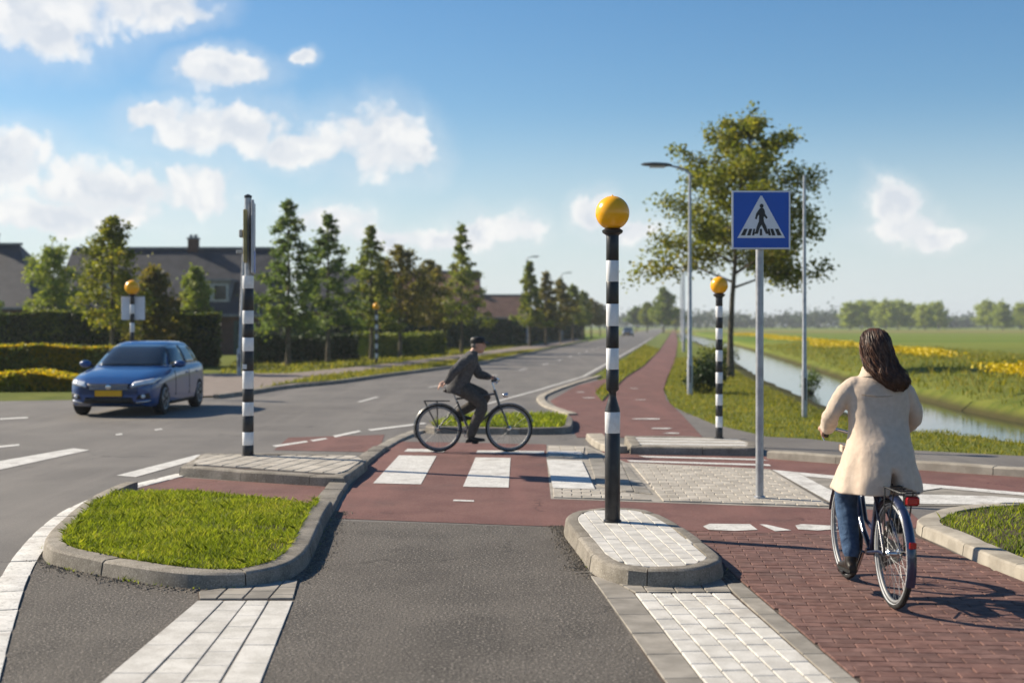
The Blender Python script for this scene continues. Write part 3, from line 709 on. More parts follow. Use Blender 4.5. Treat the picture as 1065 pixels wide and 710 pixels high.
# kerb between the right-hand red track and the path
rk = tag(bpy.data.objects.new('track_kerb', None), kind='structure'); link(rk)
kerb(rk, [G(797, 477), G(870, 482.5), G(950, 488.5), G(1065, 496.5), (9.5, 13.3), (13, 10.4)], 0.18, 0.11, 1, seg=1.0, mat=M_LKERB, step=0.2)
# near right grass island
ni = tag(bpy.data.objects.new('corner_island', None), kind='structure'); link(ni)
NI_OUT = [(3.9, 5.0), (3.72, 7.5), G(1065, 604), G(1035, 594), G(985, 569.5), G(953, 554.5), G(962, 545.5), G(990, 537.5), G(1065, 531.5), (6.5, 13.0), (9, 12.2)]
inner = kerb(ni, NI_OUT, 0.20, 0.10, -1, seg=0.95, mat=M_LKERB, step=0.12)
NI_POLY = inner + [(9, 5)]
sheet('soil_bed', NI_POLY, 0.085, M_SOIL, ni)

# red brick cycle path in the right foreground: bricks of their own
bp = sheet('brick_cycle_path', GL([(693, 555), (870, 563), (950, 549), (953, 556), (985, 571), (1035, 595.5), (1065, 605.5)]) + [(3.75, 7.5), (3.95, 4.2), (2.0, 4.2)] + GL([(905, 713), (745, 592)]), 0.004, M_JOINT)
reg = [(1.5, 11.75), (3.42, 11.35), (3.55, 9.6), (3.7, 7.5), (3.93, 4.3), (1.90, 4.3), (1.775, 6.3), (1.60, 9.6)]
reg = hull(ccw(reg))
pave(bp, reg, 'brick', M_BRICK, 0.204, 0.102, R(-4), 0.004, 0.014, gap=0.004, bond=0.5, limit=300, col_bond=False, cham=0.0035, jitter=0.004)
# grey border strips and the white block markings
rs = sheet('white_block_strip', GL([(616, 597), (752, 600), (905, 713), (930, 740), (715, 740), (690, 712)]), 0.003, M_JOINT)
RS_TOP = [(660, 618), (760, 618)]
pave(rs, GL([(661, 619), (760.5, 619), (892, 736), (752, 736)]), 'white_tile', M_WTILE, 0.132, 0.27, R(4.2), 0.003, 0.018, gap=0.009, bond=0.45, limit=300, cham=0.005)
pave(rs, GL([(614, 600), (632, 603), (659, 618.3), (750, 736), (710, 736)]), 'border_stone', M_GTILE, 0.24, 0.5, R(4.2), 0.003, 0.014, gap=0.008, limit=100)
pave(rs, GL([(763, 618), (752, 604), (770, 607), (921, 736), (896, 736)]), 'border_stone', M_GTILE, 0.24, 0.5, R(3.2), 0.003, 0.015, gap=0.008, limit=100)
pave(rs, GL([(634, 603), (751, 604), (761, 617), (661, 617.5)]), 'border_stone', M_GTILE, 0.2, 0.12, R(2), 0.003, 0.014, gap=0.008, limit=100)
def wedge(parent, tl, tr, bl, br, rows, off=0.0):
    """One column of white blocks between two converging lines."""
    P = [Vector(G(*q)) for q in (tl, tr, bl, br)]; cuts = [0.0] + [(k + off) / rows for k in range(0 if off else 1, rows) if (k + off) > .2] + [1.0]
    for a, b in zip(cuts[:-1], cuts[1:]):
        q = [P[0].lerp(P[2], a), P[1].lerp(P[3], a), P[1].lerp(P[3], b), P[0].lerp(P[2], b)]; c = sum(q, Vector((0, 0))) / 4
        poly = ccw([tuple((p - c) - (p - c).normalized() * .003) for p in q])
        o = MB().prism(poly, 0, .007 + random.uniform(-.001, .001), .002).build('white_tile', M_WTILE, parent); o.location = (c.x, c.y, .003)
ls = sheet('white_wedge', GL([(205, 625), (305, 625), (262, 736), (74, 736)]), 0.003, M_GTILE)
wedge(ls, (206, 625.6), (232, 625.6), (75, 736), (123, 736), 4)
wedge(ls, (233.5, 625.6), (256, 625.6), (126, 736), (169, 736), 8)
wedge(ls, (257, 625.6), (279, 625.6), (171, 736), (213, 736), 8, .5)
wedge(ls, (280.5, 625.6), (304.5, 625.6), (216, 736), (261, 736), 6)
lb = sheet('border_row', GL([(205, 615.5), (312, 602), (306, 624), (207, 624.5)]), 0.003, M_JOINT)
pave(lb, GL([(207, 616.5), (310, 603), (305, 623.5), (208, 624)]), 'border_stone', M_GTILE, 0.17, 0.25, R(0), 0.003, 0.014, gap=0.009, limit=50)

# ------------------------------------------------------------------ grass
GCOLS = [(0.072, 0.110, 0.010), (0.150, 0.205, 0.018), (0.240, 0.285, 0.034), (0.36, 0.34, 0.08)]
M_BLADE = leaf_mat('grass_blade', GCOLS, trans=0.5, tint_scale=1.6)
M_BLADE2 = leaf_mat('verge_blade', [(0.084, 0.105, 0.012), (0.156, 0.171, 0.020), (0.240, 0.226, 0.035), (0.336, 0.270, 0.070)], trans=0.45, tint_scale=0.5)
_gp = scatter(ISL_GRASS, 60000); _gm = np.sin(_gp[:, 0] * 2.9 + 1.5 * np.sin(_gp[:, 1] * 2.1)) * np.sin(_gp[:, 1] * 3.7 + _gp[:, 0]) + .5 * np.sin(_gp[:, 0] * 11 + 2 * np.sin(_gp[:, 1] * 9)); _gp = _gp[RNG.random(len(_gp)) < np.clip(.95 - .6 * (_gm < -.75), .1, 1)]
blades('island_grass', _gp, KH - 0.012, 0.046, 0.006, M_BLADE, 'bright green grass filling the kerbed island on the left', lean=0.9, hv=.65)
blades('corner_grass', scatter([p for p in NI_POLY if p[1] > 4] , 42000), 0.085, 0.05, 0.008, M_BLADE, 'rough grass inside the pale kerb at the right edge', lean=0.9)
blades('small_island_grass', scatter(GI_POLY, 7000), 0.09, 0.10, 0.016, M_BLADE, 'grass strip behind the bicycle of the man in dark jacket', lean=0.8)
def land_z(p): return terrain_z(p)
RIGHT_LAND = GL([(697, 345), (704, 356), (701, 376), (695, 392), (691, 405), (694, 416), (712, 430), (742, 440), (798, 453.5), (840, 455.5), (950, 467.5), (1065, 473.5), (1120, 476)]) + [(14, 17), (10, 21), (8.2, 24), (8.0, 29), (8.6, 38), (9.7, 50), (12.3, 72), (16.8, 110), (28, 230)]
pl = scatter(RIGHT_LAND, 120000); pl = pl[canal_d(pl) < -2.3]
near = pl[:, 1] < 75
blades('bank_grass', pl[near][:80000], 0, 0.075, 0.013, M_BLADE2, 'rough grass between the cycle path and the canal', zf=land_z, lean=0.8)
q = np.column_stack([RNG.random(60000) * 40 + 6, 22 + RNG.random(60000) ** 1.3 * 85]); dq = canal_d(q)
q = q[(dq > 1.7) & (dq < 16)]
blades('field_grass', q[:36000], 0, 0.20, 0.03, M_BLADE2, 'long grass on the far bank of the canal', zf=land_z, lean=0.7)
vp = scatter(GL([(258, 407), (300, 400), (352, 396.5), (405, 389), (462, 382), (506, 375.5), (565, 364), (540, 366), (480, 374.5), (400, 385), (330, 393)]), 9000)
blades('verge_grass', vp, 0.05, 0.12, 0.03, M_BLADE2, 'grass strip along the left kerb of the road', lean=0.8)
mp_ = scatter(GL([(626, 418), (619, 410), (634, 396.5), (628, 389), (650, 375), (670, 359), (686, 364), (669, 381), (650, 393), (638, 405)]), 9000)
blades('median_grass', mp_, 0.03, 0.12, 0.03, M_BLADE2, 'grass strip between the road and the red cycle path', lean=0.8)
bk = scatter(GL([(225, 388.5), (300, 388.5), (400, 378.5), (480, 368.5), (560, 357.5), (560, 353), (480, 360), (400, 366), (250, 372)]), 16000)
blades('lawn_grass', bk, -0.02, 0.14, 0.05, M_BLADE2, 'lawn under the row of trees left of the road', lean=0.8)
# yellow flowers along the top of the far bank
q = np.column_stack([RNG.random(330000) * 40 + 8, 28 + RNG.random(330000) ** 1.5 * 170]); dq = canal_d(q)
gapm = np.sin(q[:, 1] * .21 + 1.0) + .5 * np.sin(q[:, 1] * .083) + 0.25 * np.sin(q[:, 0] * 1.3)
q = q[(dq > 4.8 + .8 * np.sin(q[:, 1] * .13)) & (dq < 8.2 + 1.0 * np.sin(q[:, 1] * .19)) & (gapm + 1.4 * RNG.random(len(q)) > 0.5)][:22000]
zq = terrain_z(q); n = len(q); hq = 0.16 + 0.22 * RNG.random(n)
C = np.column_stack([q, zq + hq]); a = RNG.random(n) * 6.28; e1 = np.column_stack([np.cos(a), np.sin(a), 0.5 * (RNG.random(n) - .5)]) * .036; e2 = np.column_stack([-np.sin(a) * .5, np.cos(a) * .5, np.full(n, .9)]) * .036
V = np.stack([C - e1 - e2, C + e1 - e2, C + e1 + e2, C - e1 + e2], 1)
M_FLOWER = leaf_mat('yellow_flower', [(0.40, 0.27, 0.006), (0.60, 0.44, 0.008), (0.72, 0.56, 0.02)], trans=0.25)
fl = link(bpy.data.objects.new('yellow_flowers', quads_mesh('yellow_flowers', V, M_FLOWER)))
tag(fl, 'band of yellow flowers on the far canal bank', 'flowers', kind='stuff')

# grit, moss and weeds gathered along the foot of the kerbs
def along(pts, n, spread, rng):
    P = np.array([(p.x, p.y) for p in cat_rom(pts, .05)]); i = rng.integers(0, len(P) - 1, n); t_ = P[i + 1] - P[i]; t_ /= np.linalg.norm(t_, axis=1)[:, None] + 1e-9
    nn = np.column_stack([t_[:, 1], -t_[:, 0]]); return P[i] + nn * (np.abs(rng.standard_normal(n)) * spread + .004)[:, None]
def grit(name, label, lines, n, seed, z=0.004, spread=.07):
    rng = np.random.default_rng(seed); C = np.concatenate([along(l, n, spread, rng) for l in lines]); m_ = len(C); s = .003 + .008 * rng.random(m_) ** 2.5; a = rng.random(m_) * 6.28; V = []
    b = [np.column_stack([C[:, 0] + s * np.cos(a + k * 2.094), C[:, 1] + s * np.sin(a + k * 2.094), np.full(m_, z)]) for k in range(3)]; top = np.column_stack([C, z + s * .9])
    V = np.concatenate([np.stack([b[k], b[(k + 1) % 3], top], 1) for k in range(3)])
    o = link(bpy.data.objects.new(name, quads_mesh(name, V, pm('grit', (.10, .085, .065), (.24, .21, .17), scale=60, rough=.95)))); tag(o, label, 'grit', kind='stuff')
ISL_FOOT = GL([(46, 571), (44, 579), (56, 588), (106, 599), (162, 608.5), (215, 613), (268, 610.5), (300, 603), (315, 594), (324, 583), (338, 550), (348, 532)])
BI_FOOT = GL([(586, 547), (600, 567), (614, 593), (632, 600), (652, 604), (702, 607), (735, 603), (757, 592)])
grit('kerb_grit', 'loose grit along the foot of the near kerbs', [ISL_FOOT, BI_FOOT], 3800, 1)
rg_ = np.random.default_rng(8)
wl = np.concatenate([along(ISL_FOOT, 800, .014, rg_), along(BI_FOOT, 260, .012, rg_)])
wl = wl[(np.sin(wl[:, 0] * 9) + np.sin(wl[:, 0] * 23 + 1) + .6 * rg_.standard_normal(len(wl))) > .7]
blades('kerb_weeds', wl, 0.0, .03, .007, M_BLADE, 'thin moss and weeds at the foot of the near kerbs', lean=1.2)

ed = np.concatenate([along(list(reversed(ISL_GRASS[2:-5])), 2600, .018, rg_)])
blades('edge_tufts', ed, KH - .005, .05, .006, M_BLADE, 'longer grass hanging over the inner edge of the left kerb', lean=1.6, hv=.6)

# ------------------------------------------------------------------ trees
M_BARK = pm('bark', (0.075, 0.062, 0.042), (0.14, 0.118, 0.085), scale=7, rough=0.95, bump=0.8, bscale=30, bdist=0.03)
M_BARKD = pm('dark_bark', (0.045, 0.036, 0.026), (0.085, 0.07, 0.05), scale=7, rough=0.95, bump=0.8, bscale=30, bdist=0.03)
L_OLIVE = leaf_mat('leaf_olive', [(0.062, 0.088, 0.014), (0.135, 0.160, 0.026), (0.225, 0.238, 0.040), (0.29, 0.23, 0.045)], tint_scale=0.55, trans=0.45)
L_DARK = leaf_mat('leaf_dark', [(0.044, 0.085, 0.029), (0.086, 0.141, 0.045), (0.138, 0.194, 0.059), (0.218, 0.253, 0.069)], tint_scale=0.7, trans=0.5)
L_MID = leaf_mat('leaf_mid', [(0.055, 0.090, 0.018), (0.121, 0.165, 0.030), (0.198, 0.226, 0.042), (0.286, 0.275, 0.057)], tint_scale=0.6, trans=0.45)
L_BROWN = leaf_mat('leaf_autumn', [(0.060, 0.072, 0.016), (0.125, 0.125, 0.028), (0.19, 0.165, 0.04), (0.23, 0.165, 0.05)], tint_scale=0.6, trans=0.45)
L_PALE = leaf_mat('leaf_pale', [(0.097, 0.147, 0.022), (0.170, 0.233, 0.035), (0.251, 0.302, 0.057), (0.308, 0.327, 0.081)], tint_scale=0.1, trans=0.35)
L_HEDGE = leaf_mat('leaf_hedge', [(0.013, 0.030, 0.010), (0.027, 0.054, 0.014), (0.049, 0.086, 0.023)], tint_scale=1.2, trans=0.15)
L_YEL = leaf_mat('leaf_yellow', [(0.16, 0.15, 0.01), (0.34, 0.27, 0.012), (0.55, 0.38, 0.014), (0.66, 0.45, 0.02)], tint_scale=0.9, trans=0.5)

L_YGREEN = leaf_mat('leaf_yellow_green', [(0.12, 0.14, 0.012), (0.21, 0.22, 0.016), (0.32, 0.30, 0.02), (0.42, 0.34, 0.02)], tint_scale=0.9, trans=0.45)
L_FIELD = leaf_mat('leaf_field', [(0.18, 0.23, 0.04), (0.27, 0.33, 0.055), (0.35, 0.41, 0.08), (0.40, 0.44, 0.10)], tint_scale=0.1, trans=0.5)
def leaf_quads(C, size, rng, flat=0.3):
    n = len(C); d = rng.standard_normal((n, 3)); d[:, 2] *= (1 - flat); d /= np.linalg.norm(d, axis=1)[:, None]
    r = rng.standard_normal((n, 3)); e2 = np.cross(d, r); e2 /= np.linalg.norm(e2, axis=1)[:, None]
    s = size * (0.6 + 0.8 * rng.random(n))[:, None]; nrm = np.cross(d, e2)
    bend = nrm * s * .18
    return np.stack([C - d * s * .5, C + e2 * s * .32 + bend, C + d * s * .5, C - e2 * s * .32 + bend], 1)
def tree(name, label, loc, H, width, trunk_h, style, nleaf, leaf, mat, seed, group=None, tr=0.11, bark=None, cat='tree', lean=0.0, density=1.0):
    """Tapered trunk with limbs and twigs; leaves gathered in clumps round the twigs."""
    rng = np.random.default_rng(seed); rd = random.Random(seed)
    t = thing(name, label, cat, loc, 0, group); mb = MB()
    top = Vector((lean, 0, H * .95)); pts = [Vector((0, 0, -0.1))]; 
    for k in range(1, 8):
        f = k / 7; pts.append(Vector((lean * f * f + rd.uniform(-.04, .04) * H * .1, rd.uniform(-.04, .04) * H * .1, H * .95 * f)))
    mb.tube(pts, [tr * 1.25] + [tr * max(.10, 1 - .92 * (k / 7)) for k in range(1, 8)], 8)
    def trunk_at(z):
        f = max(0, min(.999, z / (H * .95))) * 7; i = int(f); return pts[i].lerp(pts[i + 1], f - i)
    clumps = []; R0 = width / 2
    nl = {'broad': 26, 'cone': 46, 'alder': 34}[style]
    for k in range(nl):
        u = (k + rd.random()) / nl
        if style == 'broad':
            z = trunk_h + (H - trunk_h) * (0.02 + .78 * u); prof = math.sqrt(max(0.04, 1 - ((u - .24) / .80) ** 2)) * (1 - .22 * u); up = 0.25 + 0.75 * u
        elif style == 'cone':
            z = trunk_h + (H - trunk_h) * (.02 + .95 * u); prof = max(.06, (1 - u) ** .78); up = -.05 + .5 * u
        else:
            z = trunk_h + (H - trunk_h) * (.02 + .92 * u); prof = min(1.0, .62 + u * 1.6) * max(.08, (1 - u) ** .62) * 1.12; up = .2 + .5 * u
        a = k * 2.399 + rd.uniform(-.5, .5); ln = R0 * prof * (rd.uniform(.72, 1.08) if style == 'broad' else rd.uniform(.55, 1.15))
        b0 = trunk_at(z); d = Vector((math.cos(a), math.sin(a), up)).normalized()
        mid = b0 + d * ln * .5 + Vector((0, 0, ln * .04)); end = b0 + Vector((math.cos(a) * ln, math.sin(a) * ln, up * ln * .8 - (0.06 * ln if style != 'broad' else .04 * ln)))
        r0 = tr * (.42 if style == 'broad' else .26) * (1 - .6 * u)
        mb.tube([b0, mid, end], [r0, r0 * .6, r0 * .18], 5, cap=False)
        nt_ = 6 if style == 'broad' else 4
        for q in range(nt_):
            f = (q + 1) / nt_ * .75 + .25; p0 = b0.lerp(end, f) if f > .5 else b0.lerp(mid, f * 2)
            sd = Vector((rd.uniform(-1, 1), rd.uniform(-1, 1), rd.uniform(-.35, .8))) * ln * .30 * (1.15 - .4 * f)
            p1 = p0 + sd; mb.tube([p0, p1], [r0 * .3, r0 * .1], 4, cap=False)
            kk = .8 if style == 'cone' else 1.0; clumps.append((p1, kk * (.15 + .14 * ln * rd.uniform(.6, 1.2)))); clumps.append((p0.lerp(p1, .45), kk * (.13 + .11 * ln * rd.uniform(.5, 1.2))))
    clumps.append((top, .2)); clumps.append((top + Vector((0, 0, H * .02)), .15))
    Cc = np.array([tuple(c[0]) for c in clumps]); Rc = np.array([c[1] for c in clumps]) * density
    w = Rc ** 1.6; w /= w.sum(); pick = rng.choice(len(Cc), nleaf, p=w)
    off = rng.standard_normal((nleaf, 3)) * Rc[pick][:, None] * np.array([.62, .62, .46])
    mb.build('trunk', bark or M_BARK, t, smooth=50)
    o = bpy.data.objects.new('crown', quads_mesh('crown', leaf_quads(Cc[pick] + off, leaf, rng), mat)); link(o, t)
    return t
def at(px, Y): return ((px - CX) * Y / FPX, Y)

x, y = at(757, 48.5)
tree('broadleaf_tree', 'tall airy olive-leaved tree standing between the cycle path and the canal', (x + .1, y, -0.05), 10.1, 6.3, 2.9, 'broad', 21000, .15, L_OLIVE, 3, tr=.12, lean=.8, density=1.0)
ROW = 'trees planted in a row left of the road'
x, y = at(300, 60); tree('street_tree', 'dark green conical tree nearest the striped post left of the road', (x, y, -.03), 7.6, 3.9, 1.5, 'cone', 8200, .15, L_DARK, 21, ROW, tr=.12)
x, y = at(341, 65); tree('street_tree', 'slimmer conical green tree, second of the row from the striped post', (x, y, -.03), 7.4, 3.7, 1.55, 'cone', 6800, .16, L_DARK, 22, ROW, tr=.12)
x, y = at(386, 69); tree('street_tree', 'conical olive-green tree, third of the row, behind the small amber beacon', (x, y, -.03), 7.1, 3.5, 1.6, 'cone', 6000, .16, L_MID, 23, ROW, tr=.11)
x, y = at(416, 75); tree('street_tree', 'brownish olive round-topped tree, fourth of the row', (x, y, -.03), 6.4, 3.9, 1.7, 'alder', 5200, .18, L_BROWN, 24, ROW, tr=.12)
x, y = at(447, 84); tree('street_tree', 'brown-leaved small tree in front of the reddish house roof', (x, y, -.03), 6.0, 3.3, 1.6, 'alder', 4500, .18, L_BROWN, 25, ROW, tr=.1)
x, y = at(480, 86); tree('street_tree', 'pointed pale olive tree rising above the cyclist in dark jacket', (x, y, -.03), 8.5, 3.7, 1.8, 'cone', 4600, .18, L_MID, 26, ROW, tr=.11)
FAR = 'smaller trees farther along the left side of the road'
desc = ['pointed tree leading the farther roadside row', 'second tree of the farther roadside row', 'third tree of the farther roadside row', 'fourth tree of the farther roadside row', 'fifth tree of the farther roadside row', 'sixth tree of the farther roadside row', 'last and smallest tree of the farther roadside row']
for k, (px, Y, tp, wd) in enumerate(((551, 112, 269, 2.9), (568, 122, 280, 3.0), (583, 134, 288, 3.4), (596, 150, 294, 3.4), (606, 166, 301, 3.2), (615, 190, 309, 3.2), (624, 220, 315, 3.4))):
    x, y = at(px, Y); tree('roadside_tree', desc[k], (x, y, -.03), 1.8 + (HOR - tp) * Y / FPX, wd, 1.7, 'cone' if k < 2 else 'alder', 3000, .26, (L_MID, L_BROWN, L_BROWN, L_MID)[k % 4], 40 + k, FAR, tr=.12)
x, y = at(117, 50); tree('garden_tree', 'light olive tree beside the amber beacon behind the blue car', (x, y, -.03), 6.0, 3.4, 1.5, 'alder', 6500, .14, L_OLIVE, 31, tr=.1)
x, y = at(55, 66); tree('garden_tree', 'pale wispy tree in front of the leftmost house', (x, y, -.03), 6.3, 3.0, 1.8, 'broad', 5200, .16, L_PALE, 32, tr=.1)
x, y = at(203, 66); tree('garden_tree', 'small bright tree in front of the long dark roof', (x, y, -.03), 4.8, 2.1, 1.7, 'alder', 4200, .16, L_PALE, 33, tr=.08)
x, y = at(160, 57); tree('garden_tree', 'dark bushy tree right of the light olive tree, above the hedge', (x, y, -.03), 4.4, 2.4, .6, 'alder', 6000, .17, L_BROWN, 34, tr=.1)
x, y = at(26, 72); tree('garden_tree', 'dark low tree at the left edge under the leftmost house', (x - 2, y, -.03), 3.6, 2.6, .6, 'alder', 5000, .17, L_DARK, 35, tr=.1)
# trees down the road and beyond the field
for k, (px, Y, tp, wd, lm, lab) in enumerate(((690, 300, 297, 6.2, L_PALE, 'pale green tree where the road meets the horizon'), (673, 330, 314, 5.0, L_MID, 'low dark tree left of the pale green one at the end of the road'), (662, 380, 319, 6.5, L_DARK, 'dark distant tree at the end of the road'),
                                        (703, 360, 320, 5.5, L_MID, 'distant tree just left of the far lamp posts'))):
    x, y = at(px, Y); tree('distant_tree', lab, (x, y, 0), 1.8 + (HOR - tp) * Y / FPX, wd, 1.8, 'alder', 3000, .62, lm, 60 + k, tr=.2, density=1.4)
POP = 'pale green trees standing beyond the field'
for k, (px, tp, wd, lab) in enumerate(((884, 312, 7, 'leftmost pale green tree of the big clump beyond the field'), (896, 309, 8, 'second pale tree of the clump beyond the field, above the woman'), (908, 308, 8, 'third pale tree of the clump beyond the field, above the woman'), (921, 308, 8, 'fourth pale tree of the clump beyond the field'), (934, 309, 8, 'fifth pale tree of the clump beyond the field'), (946, 312, 7, 'rightmost pale tree of the big clump beyond the field'),
                                     (962, 313, 7, 'left one of the pair of pale trees right of the clump'), (976, 311, 8, 'right one of the pair of pale trees right of the clump'), (1027, 309, 8, 'tall pale tree beyond the field near the right edge'), (1043, 310, 6, 'narrow pale tree beyond the field near the right edge'), (1062, 312, 7, 'pale tree beyond the field cut by the right edge'))):
    Y = 480 + (k % 3) * 12; x, y = at(px, Y); tree('field_tree', lab, (x, y, 0), 1.8 + (HOR - tp) * Y / FPX, wd * 1.15, .8, 'broad', 4200, .62, L_FIELD, 80 + k, POP, tr=.22, density=1.5)
# far wood closing the horizon
rng = np.random.default_rng(99); Cw = []
for k in range(420):
    Y = 720 + rng.random() * 260; px = -250 + 1600 * rng.random(); x = (px - CX) * Y / FPX; h = 6.5 + 5.5 * rng.random() + 2.0 * math.sin(px * .03); r = 3.5 + 3 * rng.random()
    p = rng.standard_normal((110, 3)) * np.array([r * .75, r * .5, h * .24]) + np.array([x, Y, h * .5]); p[:, 2] = np.abs(p[:, 2]); Cw.append(p)
Cw = np.concatenate(Cw)
wood = link(bpy.data.objects.new('far_wood', quads_mesh('far_wood', leaf_quads(Cw, 2.3, rng), L_HEDGE)))
tag(wood, 'dark band of distant woodland along the horizon', 'woodland', kind='stuff')

# ------------------------------------------------------------------ hedges and shrubs
def hedge(name, label, a, b, depth, h, mat, n, leaf, seed, group=None, topmat=None, wav=.06, cat='hedge'):
    """Clipped hedge: leafy skin round a twiggy core."""
    rng = np.random.default_rng(seed); a = np.array(a, float); b = np.array(b, float); L = np.linalg.norm(b - a); t = (b - a) / L; nn = np.array([-t[1], t[0]])
    root = thing(name, label, cat, (a[0], a[1], -.03), 0, group)
    n = int(n * .5); u = rng.random(n) * L; f = rng.random(n); v = np.where(f < .36, -depth / 2, np.where(f < .5, depth / 2, (rng.random(n) - .5) * depth)); z = np.where(f < .5, rng.random(n) * h, h)
    wob = wav * (np.sin(u * 1.9) + np.sin(u * .7 + 1)); v = v * (1 + .12 * np.sin(u * 2.3)) + rng.standard_normal(n) * .06; z = z * (1 + wob / h * (z / h)) + rng.standard_normal(n) * .05
    P = np.column_stack([t[0] * u + nn[0] * v, t[1] * u + nn[1] * v, np.maximum(z, .02)])
    o = bpy.data.objects.new('foliage', quads_mesh('foliage', leaf_quads(P, leaf * 1.5, rng), mat)); link(o, root)
    core = MB(); ang = math.atan2(t[1], t[0]); core.box((t[0] * L / 2, t[1] * L / 2, h * .48), (L - .1, depth - .12, h * .93), ang, .08)
    core.build('core', mat, root)
    if topmat is not None:
        m = int(n * .9); u = rng.random(m) * L; v = (rng.random(m) - .5) * depth; z = h + wav * (np.sin(u * 1.9) + np.sin(u * .7 + 1)) + rng.random(m) * .12 - .03 - (rng.random(m) < .3) * rng.random(m) * .3
        fr_ = rng.random(m) < .4; v = np.where(fr_, -depth / 2 - .04, v); z = np.where(fr_, z - rng.random(m) ** 2 * h * .5, z)
        P = np.column_stack([t[0] * u + nn[0] * v, t[1] * u + nn[1] * v, z])
        o = bpy.data.objects.new('new_growth', quads_mesh('new_growth', leaf_quads(P, leaf * 1.4, rng), topmat)); link(o, root)
    return root
hedge('flowering_hedge', 'low hedge with yellow top behind the blue car at left', (-19.5, 44), (-13.2, 44.6), 1.3, 1.08, L_OLIVE, 30000, .085, 1, topmat=L_YEL, wav=.04)
hedge('low_shrub_bed', 'low yellow-green shrub bed at the kerb left of the blue car', (-17.5, 37.6), (-11.6, 38.2), 2.2, .42, L_YGREEN, 22000, .085, 2, topmat=L_YEL, cat='shrub bed', wav=.1)
hedge('tall_hedge', 'tall dark clipped hedge below the houses at left', (-29, 62), (-16.8, 62.6), 1.4, 2.35, L_HEDGE, 24000, .12, 3, topmat=L_MID)
hedge('tall_hedge', 'tall dark hedge block left of the striped post', (-16.6, 59), (-12.9, 59.5), 1.4, 2.25, L_HEDGE, 12000, .12, 4, topmat=L_MID)
hedge('garden_hedge', 'low dark hedge behind the first trees of the row', (-12.4, 63), (-8.6, 72), 1.0, 1.2, L_HEDGE, 11000, .12, 5)
hedge('garden_hedge', 'low lighter hedge behind the third tree of the row', (-8.5, 75), (-4.6, 85), 1.0, 1.25, L_MID, 10000, .12, 6)
hedge('garden_hedge', 'dark hedge running behind the trees towards the far road', (-13, 80), (-1.0, 122), 1.4, 2.2, L_HEDGE, 16000, .2, 7)
hedge('garden_hedge', 'far dark hedge behind the farther roadside trees', (-.6, 122), (10, 200), 1.4, 2.0, L_HEDGE, 14000, .28, 8)
rngs = np.random.default_rng(5)
def shrub(name, label, loc, r, h, mat, n, leaf, seed):
    rng = np.random.default_rng(seed); root = thing(name, label, 'shrub', loc); C = []; mb = MB()
    for k in range(14):
        a = k * 2.4; rr_ = r * math.sqrt((k + .5) / 14) * .8; c = (math.cos(a) * rr_, math.sin(a) * rr_, h * (.35 + .5 * rng.random()) * (1 - .35 * (rr_ / r) ** 2))
        C.append(c); mb.tube([(c[0] * .2, c[1] * .2, -.05), (c[0] * .7, c[1] * .7, c[2] * .5), c], [.02, .014, .006], 5)
    C = np.array(C); pk = rng.integers(0, 14, n); P = C[pk] + rng.standard_normal((n, 3)) * np.array([r * .22, r * .22, h * .17]); P[:, 2] = np.maximum(P[:, 2], .0)
    mb.build('stems', M_BARKD, root)
    link(bpy.data.objects.new('foliage', quads_mesh('foliage', leaf_quads(P, leaf, rng), mat)), root)
x, y = at(734, 36); shrub('bank_shrub', 'dark green shrub at the foot of the lamp post by the cycle path', (x, y, -.04), .55, .95, L_HEDGE, 3500, .07, 1)
x, y = at(747, 62); shrub('bank_shrub', 'small shrub on the canal bank left of the tall tree', (x, y, -.04), .8, 1.0, L_MID, 2500, .1, 2)
x, y = at(843, 40.5); shrub('reed_clump', 'small dark plant clump standing at the water edge', (x, y, -.26), .3, .8, L_DARK, 900, .06, 3)

# ------------------------------------------------------------------ houses
M_WALL = pm('dark_brick', (0.075, 0.042, 0.034), (0.115, 0.062, 0.05), scale=3, rough=0.9, bump=0.4, bscale=20)
M_WALLR = pm('red_house_brick', (0.14, 0.062, 0.045), (0.19, 0.09, 0.065), scale=3, rough=0.9, bump=0.4, bscale=20)
M_TILE = pm('slate_roof', (0.028, 0.029, 0.035), (0.050, 0.051, 0.058), scale=1.5, rough=0.6, bump=0.5, bscale=9, bdist=0.05, spec=.4)
M_TILER = pm('brown_roof', (0.085, 0.045, 0.034), (0.13, 0.07, 0.052), scale=1.5, rough=0.75, bump=0.5, bscale=9, bdist=0.05)
M_GLASS = pm('window_glass', (0.02, 0.025, 0.03), (0.035, 0.042, 0.05), scale=2, rough=0.08, spec=0.7)
M_FRAME = pm('window_frame', (0.58, 0.58, 0.56), (0.66, 0.66, 0.64), scale=5, rough=0.5)
M_DOOR = pm('house_door', (0.03, 0.06, 0.05), (0.045, 0.08, 0.065), scale=4, rough=0.5)
M_LEAD = pm('lead_grey', (0.17, 0.175, 0.18), (0.25, 0.25, 0.26), scale=4, rough=0.6)
